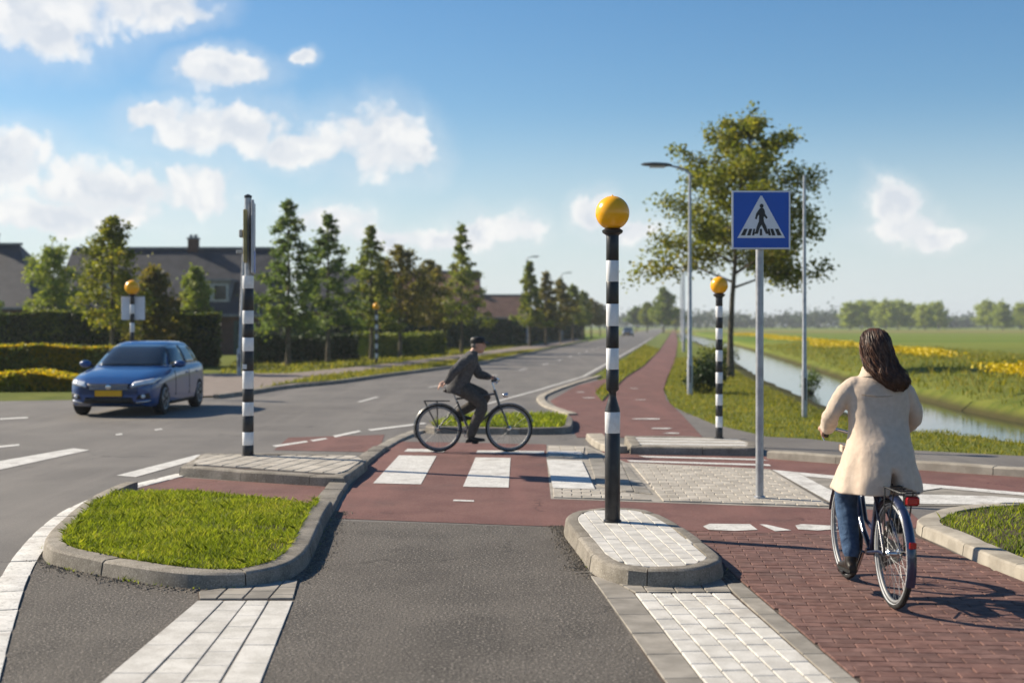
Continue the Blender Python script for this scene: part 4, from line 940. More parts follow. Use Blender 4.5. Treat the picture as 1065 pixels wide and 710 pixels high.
def house(name, label, x0, x1, y0, depth, eave, ridge, wall, roof, hip=0.0, chims=(), dormers=(), nwin=4):
    root = thing(name, label, 'house', (x0, y0, -.03)); W = x1 - x0
    MB().box((W / 2, depth / 2, eave / 2), (W, depth, eave)).build('wall', wall, root)
    o = .35; m = depth / 2
    rv = [(-o, -o, eave - .1), (W + o, -o, eave - .1), (W + o, depth + o, eave - .1), (-o, depth + o, eave - .1), (hip - (o if hip == 0 else 0), m, ridge), (W + (o if hip == 0 else 0) - hip, m, ridge)]
    ro = MB().add(rv, [(0, 1, 5, 4), (1, 2, 5), (2, 3, 4, 5), (3, 0, 4), (3, 2, 1, 0)]).build('roof', roof, root)
    MB().box((W / 2, m, ridge + .03), (W - 2 * hip + .3, .3, .14)).build('ridge_cap', M_LEAD, ro)
    MB().box((W / 2, -o - .06, eave - .08), (W + 2 * o, .14, .14)).build('gutter', M_LEAD, ro)
    for cx_ in chims:
        c = MB().box((cx_, m, ridge + .1), (.62, .6, 1.0)); c.build('chimney', wall, ro)
        MB().box((cx_, m, ridge + .65), (.74, .72, .1)).box((cx_ - .15, m, ridge + .8), (.18, .18, .2)).box((cx_ + .15, m, ridge + .8), (.18, .18, .2)).build('chimney_cap', M_LEAD, ro)
    sl = (ridge - eave) / m
    for dx in dormers:
        zb = eave + .55; yb = (zb - eave) / sl; d = MB().box((dx, yb + 1.0, zb + .75), (2.2, 2.0, 1.5)).box((dx, yb + .95, zb + 1.57), (2.5, 2.4, .14)); d = d.build('dormer', M_LEAD, root)
        for s in (-.5, .5):
            MB().box((dx + s, yb - .03, zb + .8), (.92, .06, 1.05)).build('window_frame', M_FRAME, d); MB().box((dx + s, yb - .055, zb + .8), (.76, .06, .9)).build('pane', M_GLASS, d)
    for k in range(nwin):
        cx_ = W * (k + .5) / nwin
        w = MB()
        for (cz, hh, ww) in (((1.35, 1.5, 1.5),) if k % 2 == 0 else ((1.05, 2.1, 1.0),)):
            if k % 2 == 0:
                wi = MB().box((cx_, -.03, cz), (ww, .08, hh)).build('window', M_FRAME, root); MB().box((cx_ - ww * .24, -.055, cz), (ww * .42, .06, hh - .16)).build('pane', M_GLASS, wi); MB().box((cx_ + ww * .24, -.055, cz), (ww * .42, .06, hh - .16)).build('pane', M_GLASS, wi)
                MB().box((cx_, -.09, cz - hh / 2 - .05), (ww + .2, .2, .08)).build('sill', M_LEAD, wi)
            else:
                di = MB().box((cx_, -.03, cz), (ww, .08, hh)).build('door', M_DOOR, root); MB().box((cx_, -.055, cz + .55), (ww * .5, .06, .5)).build('pane', M_GLASS, di)
    return root
house('terraced_house', 'long low house with wide dark slate roof and dormers behind the hedge', -28.2, -15.6, 83, 9, 2.5, 6.8, M_WALL, M_TILE, chims=(7.5,), dormers=(3.2, 9.6), nwin=6)
house('corner_house', 'leftmost house with dark hipped roof and brick chimney', -44, -28.6, 80, 9.5, 2.9, 6.9, M_WALL, M_TILE, hip=2.4, chims=(11.3,), dormers=(6,), nwin=5)
house('brick_house', 'brown-roofed house seen between the autumn trees', -12.5, -3.2, 116, 9, 3.6, 6.6, M_WALLR, M_TILER, chims=(7.4,), nwin=4)
house('brick_house', 'small far house with brown roof left of the farther trees', -5.6, 1.2, 165, 8, 2.8, 5.6, M_WALLR, M_TILER, chims=(1.2,), nwin=4)
house('terraced_house', 'dark-roofed house half hidden behind the conical trees', -15.0, -9.4, 98, 9, 3.0, 6.0, M_WALL, M_TILE, chims=(), nwin=3)

# ------------------------------------------------------------------ striped posts and beacons
def globe_parts(root, z, d):
    MB().lathe([(.045, z - .10), (.055, z - .03), (.085, z - .01), (.09, z + .01), (.06, z + .03)], n=20).build('collar', M_BLACK, root, smooth=40)
    r = d / 2; prof = [(max(.004, r * math.sin(math.pi * k / 18)), z + .015 + r - r * math.cos(math.pi * k / 18)) for k in range(1, 18)]
    g = MB().lathe(prof, n=32).build('globe', M_AMBER, root, smooth=180)
    MB().lathe([(.012, z + d + .005), (.008, z + d + .02), (.002, z + d + .025)], n=8).build('finial', M_AMBER, g, smooth=60)
    MB().torus((0, 0, z + .015 + r * .55), r * .845, .005, 'Z', 32, 6).build('seam', M_AMBER, g, smooth=180)
def beacon(name, label, loc, bands, top, d, r0, r1, neck=None, group=None, globe=True):
    """bands: list of (z_low, z_high, white)."""
    t = thing(name, label, 'beacon' if globe else 'post', (loc[0], loc[1], loc[2]), 0, group)
    for a, b, wh in bands:
        rr_ = r1 if neck is None or a >= neck[1] - 1e-6 else r0
        MB().lathe([(rr_ - .002, a), (rr_, a + .003), (rr_, b - .003), (rr_ - .002, b)], n=24).build('white_band' if wh else 'black_band', M_WHITE if wh else M_BLACK, t, smooth=40)
    if neck:
        MB().lathe([(r0, neck[0]), (r0 * .97, neck[0] + .02), (r1 * .72, neck[0] + .10), (r1 * .6, neck[1] - .06), (r1 * .6, neck[1] - .02), (r1 * 1.02, neck[1])], n=24).build('neck_joint', M_BLACK, t, smooth=60)
    MB().lathe([(r0 + .012, -.005), (r0 + .012, .012), (r0 + .002, .018)], n=24).build('foot_collar', M_BLACK, t, smooth=40)
    if globe: globe_parts(t, top, d)
    return t
k = 11.46 / FPX; zz_ = lambda y: CAMH - (y - HOR) * k - BH
bl = [(0, zz_(450), 0), (zz_(450), zz_(428), 1), (zz_(405), zz_(384), 0), (zz_(384), zz_(362), 1), (zz_(362), zz_(339), 0), (zz_(339), zz_(316), 1), (zz_(316), zz_(293), 0), (zz_(293), zz_(271), 1), (zz_(271), zz_(242), 0)]
x, y = G(637, 542, BH)
BEAC = 'amber globe beacons on black and white posts'
beacon('belisha_beacon', 'large amber globe beacon on striped post on the white paved island', (x, y, BH), bl, zz_(241), .29, .065, .054, neck=(zz_(428), zz_(405)), group=BEAC)
def even_bands(top, n, first=0):
    return [(top * i / n, top * (i + 1) / n, (i + first) % 2) for i in range(n)]
x, y = G(748, 455.5, TH); hp = CAMH + (HOR - 307) * y / FPX - TH
beacon('belisha_beacon', 'amber globe beacon on striped post at the foot of the tall olive tree', (x, y, TH), even_bands(hp, 13), hp, .262, .058, .052, group=BEAC)
x, y = at(137.5, 33.4); hp = CAMH + (HOR - 307) * y / FPX
bb = beacon('belisha_beacon', 'amber globe beacon with grey board standing behind the blue car', (x, y, .03), even_bands(hp - .03, 11), hp - .03, .36, .06, .055, group=BEAC)
MB().box((0, .09, hp - .35), (.58, .03, .58), 0, .01).build('backing_board', M_SIGNW, bb)
x, y = at(391.5, 63); hp = CAMH + (HOR - 322.5) * y / FPX
beacon('belisha_beacon', 'tiny distant amber beacon in front of the third conical tree', (x, y, .03), even_bands(hp - .03, 11), hp - .03, .33, .07, .065, group=BEAC)
# left post: stripes below, two narrow boards seen edge-on above
x, y = G(258, 473.5, TH); k = y / FPX; zl = lambda q: CAMH - (q - HOR) * k - TH
ys = [474, 462.5, 449, 432, 418, 404, 385.6, 365, 351, 336.6, 323, 300, 287]
lp = beacon('striped_post', 'tall black and white striped post with sign boards edge-on, on the left refuge', (x, y, TH), [(max(0, zl(a)), zl(b), i % 2) for i, (a, b) in enumerate(zip(ys[:-1], ys[1:]))], 0, 0, .072, .072, globe=False)
M_OLD = pm('weathered_yellow', (0.30, 0.25, 0.10), (0.40, 0.34, 0.17), scale=6, rough=0.6)
M_BOARD = pm('board_grey', (0.42, 0.44, 0.46), (0.52, 0.53, 0.55), scale=5, rough=0.5)
MB().tube([(0, 0, zl(287)), (0, 0, zl(206))], .045, 14).build('upper_pole', M_STEEL, lp, smooth=50)
MB().box((-.035, .02, (zl(285) + zl(208)) / 2), (.05, .62, zl(208) - zl(262)), R(10), .008).build('sign_board', M_OLD, lp)
bo = MB().box((.075, -.03, (zl(285) + zl(210)) / 2), (.035, .62, zl(210) - zl(285)), R(9), .008).build('sign_board', M_BOARD, lp)
MB().box((.097, -.06, (zl(284) + zl(262)) / 2), (.01, .5, zl(262) - zl(284)), R(9)).build('blue_panel', M_BLUE, bo)
MB().lathe([(.05, zl(206)), (.05, zl(206) + .03), (.01, zl(206) + .05)], n=14).build('cap', M_BLACK, lp, smooth=40)
MB().box((-.085, 0, zl(243)), (.05, .10, .10), 0, .01).build('bracket', M_STEEL, lp)
MB().box((-.10, 0, zl(262)), (.10, .05, .05), 0, .01).build('bracket', M_STEEL, lp)
MB().box((-.03, -.07, zl(381)), (.055, .012, .06), 0, .004).build('sticker', M_WHITE, lp)

# ------------------------------------------------------------------ pedestrian crossing sign
x, y = G(790, 517.5, .02)
sg = thing('crossing_sign', 'blue square pedestrian crossing sign on grey steel post', 'sign', (x, y, .015)); S = .604; zc = CAMH + (HOR - 229.5) * y / FPX - .015
MB().lathe([(.041, -.02), (.041, zc + S * .48), (.03, zc + S * .49)], n=18).build('post', M_STEEL, sg, smooth=40)
MB().lathe([(.06, 0), (.058, .02), (.042, .03)], n=18).build('foot_collar', M_STEEL, sg, smooth=40)
MB().box((0, -.075, zc), (S, .022, S), 0, .006).build('back_plate', M_STEEL, sg)
for s in (-.15, .15): MB().box((0, -.045, zc + s), (.12, .05, .035), 0, .004).build('clamp', M_STEEL, sg)
def plate(name, pts, yy, mat, parent, th=.002):
    pts = ccw(pts); n = len(pts); tri = tessellate_polygon([[Vector((a, b, 0)) for a, b in pts]])
    vs = [(a * S, yy, zc + b * S) for a, b in pts] + [(a * S, yy + th, zc + b * S) for a, b in pts]
    fs = []
    for t in tri:
        a, b, c = [Vector(pts[i]) for i in t]; fs.append(tuple(t) if (b - a).cross(c - a) > 0 else tuple(reversed(t)))
    fs += [(i, (i + 1) % n, n + (i + 1) % n, n + i) for i in range(n)]
    return MB().add(vs, fs).build(name, mat, parent)
fc = plate('border', [(-.494, -.494), (.494, -.494), (.494, .494), (-.494, .494)], -.0885, M_SIGNW, sg)
bf = plate('blue_face', [(-.468, -.468), (.468, -.468), (.468, .468), (-.468, .468)], -.0905, M_BLUE, sg)
plate('white_triangle', [(-.405, -.305), (.405, -.305), (.014, .41), (-.014, .41)], -.0925, M_SIGNW, sg)
man = [(-.020, .200), (.030, .205), (.058, .165), (.066, .105), (.108, .040), (.086, .016), (.046, .062), (.040, .02), (.046, -.03), (.082, -.10), (.112, -.200), (.136, -.236), (.078, -.236), (.036, -.145), (.004, -.085), (-.026, -.135), (-.056, -.236), (-.128, -.236), (-.100, -.205), (-.072, -.10), (-.040, -.02), (-.038, .09), (-.060, .065), (-.078, .008), (-.108, .022), (-.084, .112), (-.045, .170)]
plate('walking_figure', man, -.0945, M_BLACK, sg)
plate('figure_head', [(.006 + .034 * math.cos(a), .238 + .036 * math.sin(a)) for a in [k * math.pi / 8 for k in range(16)]], -.0945, M_BLACK, sg)
for cxx, wdt, sl_ in ((-.285, .036, .05), (-.195, .03, .035), (-.128, .02, .02), (-.005, .022, 0), (.135, .022, -.02), (.195, .030, -.035), (.285, .036, -.05)):
    plate('crossing_bar', [(cxx - wdt - sl_ * .5, -.262), (cxx + wdt - sl_ * .5, -.262), (cxx + wdt * .8 + sl_ * .5, -.15), (cxx - wdt * .8 + sl_ * .5, -.15)], -.0945, M_BLACK, sg)

# ------------------------------------------------------------------ street lamps
M_LAMPH = pm('lamp_head', (0.10, 0.105, 0.11), (0.15, 0.155, 0.16), scale=5, rough=0.5)
def street_lamp(label, loc, h, arm, r=.07, group=None, head=True, name='street_lamp', lean=0.0):
    t = thing(name, label, 'street lamp' if head else 'pole', (loc[0], loc[1], loc[2]), 0, group)
    MB().tube([(0, 0, -.05), (0, 0, .9), (lean * .15, 0, .95), (lean, 0, h)], [r * 1.25, r * 1.25, r, r * .62], 14).build('post', M_STEEL, t, smooth=40)
    MB().box((0, -r * 1.2, .55), (r * 1.1, .03, .45), 0, .006).build('hatch', M_LAMPH, t)
    if head:
        sx = -1 if arm < 0 else 1; a = abs(arm)
        MB().tube([(lean, 0, h - .05), (lean, 0, h), (lean + sx * a * .2, 0, h + .10), (lean + sx * a * .6, 0, h + .17), (lean + sx * a, 0, h + .22)], [r * .6, r * .55, r * .5, r * .45, r * .42], 10).build('arm', M_STEEL, t, smooth=60)
        hd = MB().loft([[(lean + sx * (a + u), v * w, h + .22 + z0 + zz * hh) for v, zz in ((-1, 0), (-.8, .8), (0, 1), (.8, .8), (1, 0), (.7, -.6), (-.7, -.6))] for u, w, hh, z0 in ((-.08, .05, .03, 0), (.05, .11, .06, .005), (.35, .13, .07, .015), (.62, .10, .05, .02), (.72, .04, .02, .02))]).build('lamp_head', M_LAMPH, t, smooth=50)
        MB().loft([[(lean + sx * (a + u), v * w, h + .22 - .045 + zz) for v, zz in ((-1, .02), (1, .02), (.7, -.02), (-.7, -.02))] for u, w in ((.1, .07), (.5, .075))]).build('lens', M_SIGNW, hd)
    return t
LG = 'lamp posts along the cycle path'
x, y = G(717.5, 410); street_lamp('tall lamp post with arm reaching left, beside the cycle path', (x, y, -.02), 5.75, -.55, .06, LG)
x, y = at(711, 92); street_lamp('second lamp post behind the tall one along the cycle path', (x, y, -.02), 7.0, -.9, .085, LG)
x, y = at(708.5, 150); street_lamp('farthest lamp post along the cycle path', (x, y, -.02), 8.0, -1.0, .10, LG)
x, y = G(836.6, 432); street_lamp('plain grey pole on the grass bank before the canal', (x, y, -.02), 4.8, 0, .046, head=False, name='steel_pole')
x, y = G(249, 391); street_lamp('thin grey pole just left of the striped post', (x, y, .02), 6.0, 0, .07, head=False, name='steel_pole', lean=.22)
LG2 = 'lamp posts far along the left side of the road'
x, y = at(548, 130); street_lamp('far lamp post above the farther roadside trees', (x, y, -.02), 8.2, .5, .1, LG2)
x, y = at(584, 165); street_lamp('farthest lamp post on the left side of the road', (x, y, -.02), 8.0, .6, .11, LG2)

# ------------------------------------------------------------------ cars
def car_paint(name, c1, c2):
    return pm(name, c1, c2, scale=2, rough=0.35, spec=0.4, metallic=0.0, coords='obj', coat=.8)
M_CARGL = pm('car_glass', (0.012, 0.016, 0.020), (0.018, 0.023, 0.028), scale=2, rough=0.04, spec=0.6, coords='obj', coat=.3)
M_SPOKE = pm('dull_steel', (0.22, 0.225, 0.23), (0.28, 0.285, 0.29), scale=9, rough=0.55, metallic=.5, coords='obj')
M_CHROME = pm('chrome', (0.55, 0.56, 0.58), (0.62, 0.63, 0.65), scale=3, rough=0.18, metallic=1.0, coords='obj')
M_TYRE = pm('tyre_rubber', (0.014, 0.014, 0.014), (0.026, 0.026, 0.026), scale=20, rough=0.85, coords='obj')
M_ALLOY = pm('alloy', (0.26, 0.27, 0.29), (0.34, 0.35, 0.37), scale=5, rough=0.35, metallic=.8, coords='obj')
M_PLATE = pm('number_plate', (0.72, 0.36, 0.008), (0.78, 0.41, 0.012), scale=6, rough=0.45, coords='obj')
M_LAMP = pm('lamp_glass', (0.62, 0.66, 0.70), (0.78, 0.80, 0.83), scale=9, rough=0.12, spec=.8, coords='obj', coat=.8)
M_RED = pm('red_lamp', (0.42, 0.010, 0.008), (0.52, 0.014, 0.010), scale=9, rough=0.2, spec=.6, coords='obj', coat=.6)
M_PLAST = pm('black_plastic', (0.012, 0.012, 0.013), (0.022, 0.022, 0.023), scale=12, rough=0.55, coords='obj')
def applied(o):
    dg = bpy.context.evaluated_depsgraph_get(); me = bpy.data.meshes.new_from_object(o.evaluated_get(dg)); o.modifiers.clear(); o.data = me
    return o
def interp(x, tab, k):
    return float(np.interp(-x, [-r[0] for r in tab], [r[k] for r in tab]))
CT = [(2.15, .58, .30, .60, .64), (2.10, .70, .24, .65, .70), (2.0, .79, .20, .70, .76), (1.8, .85, .18, .745, .82), (1.5, .88, .17, .79, .885), (1.1, .895, .17, .84, .945), (.75, .90, .17, .875, .985), (.2, .90, .17, .91, .98), (-.6, .90, .17, .93, .99), (-1.3, .89, .18, .95, 1.01), (-1.75, .87, .21, .955, 1.02), (-2.0, .80, .27, .93, 1.0), (-2.12, .70, .33, .86, .92), (-2.17, .60, .38, .78, .84)]
GT = [(.90, 1.05, -2.02, .845), (1.0, .86, -1.98, .80), (1.15, .60, -1.88, .735), (1.30, .30, -1.72, .65), (1.40, .02, -1.55, .58), (1.45, -.22, -1.32, .47), (1.468, -.42, -1.05, .28)]
def gi_(z, k): return float(np.interp(z, [g[0] for g in GT], [g[k] for g in GT]))
def make_car(name, label, loc, rz, paint, group=None):
    t = thing(name, label, 'car', loc, rz, group)
    rings = []
    for i in range(34):
        x = 2.15 - 4.32 * i / 33; x = x if 0 < i < 33 else CT[0 if i == 0 else -1][0]
        w, zb, zs, zt = [interp(x, CT, k) for k in (1, 2, 3, 4)]
        half = [(.0, zb), (w * .6, zb), (w * .9, zb + .01), (w * .97, zb + .07), (w * .985, zb + .16), (w, zb + .28), (w * .992, zs - .16), (w * .985, zs - .09), (w * .955, zs - .02), (w * .88, zs + (zt - zs) * .45), (w * .62, zs + (zt - zs) * .85), (w * .3, zt - .004), (0, zt)]
        rings.append([(x, a, b) for a, b in half] + [(x, -a, b) for a, b in reversed(half[1:-1])])
    body = MB().loft(rings).build('body', paint, t, smooth=35)
    fix_normals(body)
    cut = MB()
    for wx in (1.34, -1.32):
        for s in (-1, 1): cut.lathe([(.365, s * .58), (.365, s * 1.2)] if s > 0 else [(.365, -1.2), (.365, -.58)], (wx, 0, .325), 36, 'Y')
    co = cut.build('cutter', M_PLAST); fix_normals(co)
    bm_ = body.modifiers.new('arch', 'BOOLEAN'); bm_.object = co; bm_.solver = 'EXACT'
    bpy.context.view_layer.update(); applied(body); bpy.data.objects.remove(co)
    body.data.polygons.foreach_set('use_smooth', [True] * len(body.data.polygons)); body.data.set_sharp_from_angle(angle=R(35))
    bm = bmesh.new(); bm.from_mesh(body.data); bvh = BVHTree.FromBMesh(bm); bm.free()
    # greenhouse
    rings = []
    for z in (.90, .95, 1.0, 1.08, 1.15, 1.22, 1.30, 1.36, 1.40, 1.43, 1.448, 1.462):
        f, r_, w = gi_(z, 1), gi_(z, 2), gi_(z, 3); ring = []
        for k in range(40):
            a = 2 * math.pi * k / 40; c, s = math.cos(a), math.sin(a); e = .40
            px = math.copysign(abs(c) ** e, c); py = math.copysign(abs(s) ** e, s)
            ring.append(((f + r_) / 2 + (f - r_) / 2 * px, w * py, z))
        rings.append(ring)
    cab = MB().loft(rings).build('cabin', paint, t, smooth=40)
    bm = bmesh.new(); bm.from_mesh(cab.data); cvh = BVHTree.FromBMesh(bm); bm.free()
    def patch(name, c4, d, off, mat, parent, vh=bvh, n=10, m=5, th=.0, axis='x'):
        """Grid patch laid on the body: corners given in the plane across direction d."""
        d = Vector(d); vs = []; ok = True
        for j in range(m + 1):
            for i in range(n + 1):
                a, b = i / n, j / m
                p = (Vector(c4[0]) * (1 - a) + Vector(c4[1]) * a) * (1 - b) + (Vector(c4[3]) * (1 - a) + Vector(c4[2]) * a) * b
                p = Vector((p[0], p[1])); o_ = Vector((4, p[0], p[1])) if d.x < 0 else Vector((-4, p[0], p[1])) if d.x > 0 else Vector((p[0], math.copysign(3, -d.y), p[1]))
                h = vh.ray_cast(o_, d)
                if h[0] is None: vs.append(vs[-1] if vs else (0, 0, 0)); continue
                nn = h[1] if h[1].dot(d) < 0 else -h[1]; vs.append(tuple(h[0] + nn * off))
        fs = [(j * (n + 1) + i, j * (n + 1) + i + 1, (j + 1) * (n + 1) + i + 1, (j + 1) * (n + 1) + i) for j in range(m) for i in range(n)]
        if d.x < 0 or d.y < 0: pass
        ob = MB().add(vs, fs).build(name, mat, parent, smooth=60)
        so = ob.modifiers.new('thick', 'SOLIDIFY'); so.thickness = .008; so.offset = 0
        return ob
    F = (-1, 0, 0)
    patch('windscreen', [(-.72, .965), (.72, .965), (.55, 1.385), (-.55, 1.385)], F, .004, M_CARGL, cab, cvh, 16, 8)
    patch('rear_window', [(-.62, 1.05), (.62, 1.05), (.5, 1.36), (-.5, 1.36)], (1, 0, 0), .004, M_CARGL, cab, cvh, 12, 6)
    for s in (-1, 1):
        d = (0, -s, 0)
        patch('side_window', [(.62, .985), (-.42, .985), (-.42, 1.37), (.10, 1.37)], d, .004, M_CARGL, cab, cvh, 10, 5)
        patch('side_window', [(-.50, .985), (-1.30, .985), (-1.12, 1.345), (-.50, 1.37)], d, .004, M_CARGL, cab, cvh, 8, 5)
        patch('quarter_window', [(-1.36, 1.0), (-1.62, 1.03), (-1.38, 1.29), (-1.18, 1.33)], d, .004, M_CARGL, cab, cvh, 5, 4)
        patch('window_trim', [(.78, .958), (-1.66, .985), (-1.66, 1.0), (.78, .973)], d, .005, M_CHROME, cab, cvh, 16, 1)
        patch('door_seam', [(.60, .36), (.585, .36), (.585, .86), (.60, .86)], d, .001, M_PLAST, body, bvh, 1, 8)
        patch('door_seam', [(-.45, .34), (-.465, .34), (-.465, .88), (-.45, .88)], d, .001, M_PLAST, body, bvh, 1, 8)
        patch('side_sill', [(.93, .19), (-.92, .19), (-.92, .26), (.93, .26)], d, .004, M_PLAST, body, bvh, 12, 2)
        for hx in (-.28, -1.1):
            h = bvh.ray_cast(Vector((hx, s * 3, .80)), Vector(d))[0]
            MB().ell((hx, h.y + s * .012, .80), (.10, .018, .018), 12, 6).build('door_handle', paint, body, smooth=180)
        # mirror
        mi = MB().ell((.62, s * .985, 1.0), (.085, .125, .075), 16, 10).build('mirror', paint, t, smooth=180)
        MB().tube([(.60, s * .82, .95), (.61, s * .92, .965)], [.03, .025], 8).build('mirror_arm', M_PLAST, mi); MB().box((.555, s * .985, 1.0), (.03, .19, .11), 0, .02).build('mirror_glass', M_CARGL, mi)
        hl = patch('headlight', [(s * .43, .565), (s * .81, .640), (s * .85, .75), (s * .48, .680)], F, .007, M_LAMP, t, bvh, 12, 4)
        patch('headlight_rim', [(s * .385, .56), (s * .82, .648), (s * .82, .664), (s * .385, .574)], F, .008, M_PLAST, hl, bvh, 12, 1)
        fg = patch('fog_surround', [(s * .54, .35), (s * .78, .36), (s * .76, .47), (s * .58, .43)], F, .005, M_PLAST, t, bvh, 8, 4)
        pt = bvh.ray_cast(Vector((4, s * .66, .405)), Vector((-1, 0, 0)))[0]
        MB().ell(tuple(pt + Vector((.008, 0, 0))), (.03, .05, .04), 14, 8).build('fog_lamp', M_LAMP, fg, smooth=180)
        patch('tail_light', [(s * .45, .80), (s * .74, .80), (s * .74, .92), (s * .5, .90)], (1, 0, 0), .006, M_RED, t, bvh, 8, 3)
        patch('front_splitter', [(s * .5, .265), (s * .76, .285), (s * .78, .33), (s * .55, .30)], F, .006, M_CHROME, body, bvh, 6, 2)
    gr = patch('grille', [(-.36, .525), (.36, .525), (.43, .645), (-.43, .645)], F, .006, M_PLAST, t, bvh, 14, 4)
    for z in (.548, .583, .618): patch('grille_bar', [(-.38, z - .007), (.38, z - .007), (.38, z + .007), (-.38, z + .007)], F, .012, M_CHROME, gr, bvh, 14, 1)
    pt = bvh.ray_cast(Vector((4, 0, .59)), Vector((-1, 0, 0)))[0]
    MB().lathe([(.055, 0), (.055, .012), (.045, .018)], tuple(pt + Vector((.012, 0, 0))), 20, 'X').build('badge', M_CHROME, gr, smooth=40)
    patch('lower_intake', [(-.50, .27), (.50, .27), (.46, .385), (-.46, .385)], F, .006, M_PLAST, t, bvh, 14, 4)
    pt = bvh.ray_cast(Vector((4, 0, .465)), Vector((-1, 0, 0)))[0]
    pl_ = MB().box((pt.x + .022, 0, .465), (.016, .53, .115), 0, .004).build('number_plate', M_PLATE, t); MB().box((pt.x + .008, 0, .465), (.02, .56, .14), 0, .004).build('plate_holder', M_PLAST, pl_)
    MB().box((-2.165, 0, .62), (.02, .53, .115), 0, .004).build('number_plate', M_PLATE, t)
    MB().box((0, 0, .24), (3.4, 1.3, .12)).build('underbody', M_PLAST, t)
    for wx in (1.34, -1.32):
        for s in (-1, 1):
            wh = sub('wheel', t); wh.location = (wx, s * .79, .325)
            MB().lathe([(.21, -.10), (.29, -.105), (.318, -.085), (.325, -.05), (.325, .05), (.318, .085), (.29, .105), (.21, .10)], (0, 0, 0), 36, 'Y').build('tyre', M_TYRE, wh, smooth=35)
            rim = MB().lathe([(.215, -.09), (.222, -.106), (.20, -.108), (.195, -.06)], (0, 0, 0), 36, 'Y') if False else MB()
            rim.torus((0, s * .095, 0), .205, .016, 'Y', 36, 8); rim.lathe([(.055, s * .06 - .03), (.055, s * .06 + .03)], (0, 0, 0), 16, 'Y')
            for q in range(5):
                a = q * 2 * math.pi / 5
                for da in (-.16, .16):
                    rim.tube([(.045 * math.cos(a), s * .085, .045 * math.sin(a)), (.2 * math.cos(a + da), s * .092, .2 * math.sin(a + da))], [.022, .014], 6)
            rim.build('rim', M_ALLOY, wh, smooth=40)
            MB().lathe([(.19, s * .04 - .01), (.19, s * .04 + .01)], (0, 0, 0), 28, 'Y').build('brake_disc', M_PLAST, wh, smooth=30)
    return t
M_CARBLUE = car_paint('car_blue', (0.001, 0.050, 0.19), (0.002, 0.058, 0.21))
make_car('parked_car' if False else 'car', 'shiny blue hatchback with yellow number plate turning at the junction', (-7.84, 28.5, 0), R(-91.5), M_CARBLUE)
x, y = at(655, 215); make_car('car', 'tiny dark car far down the road', (x - .3, y, 0), R(-97), car_paint('car_dark', (.02, .022, .026), (.03, .032, .036)))

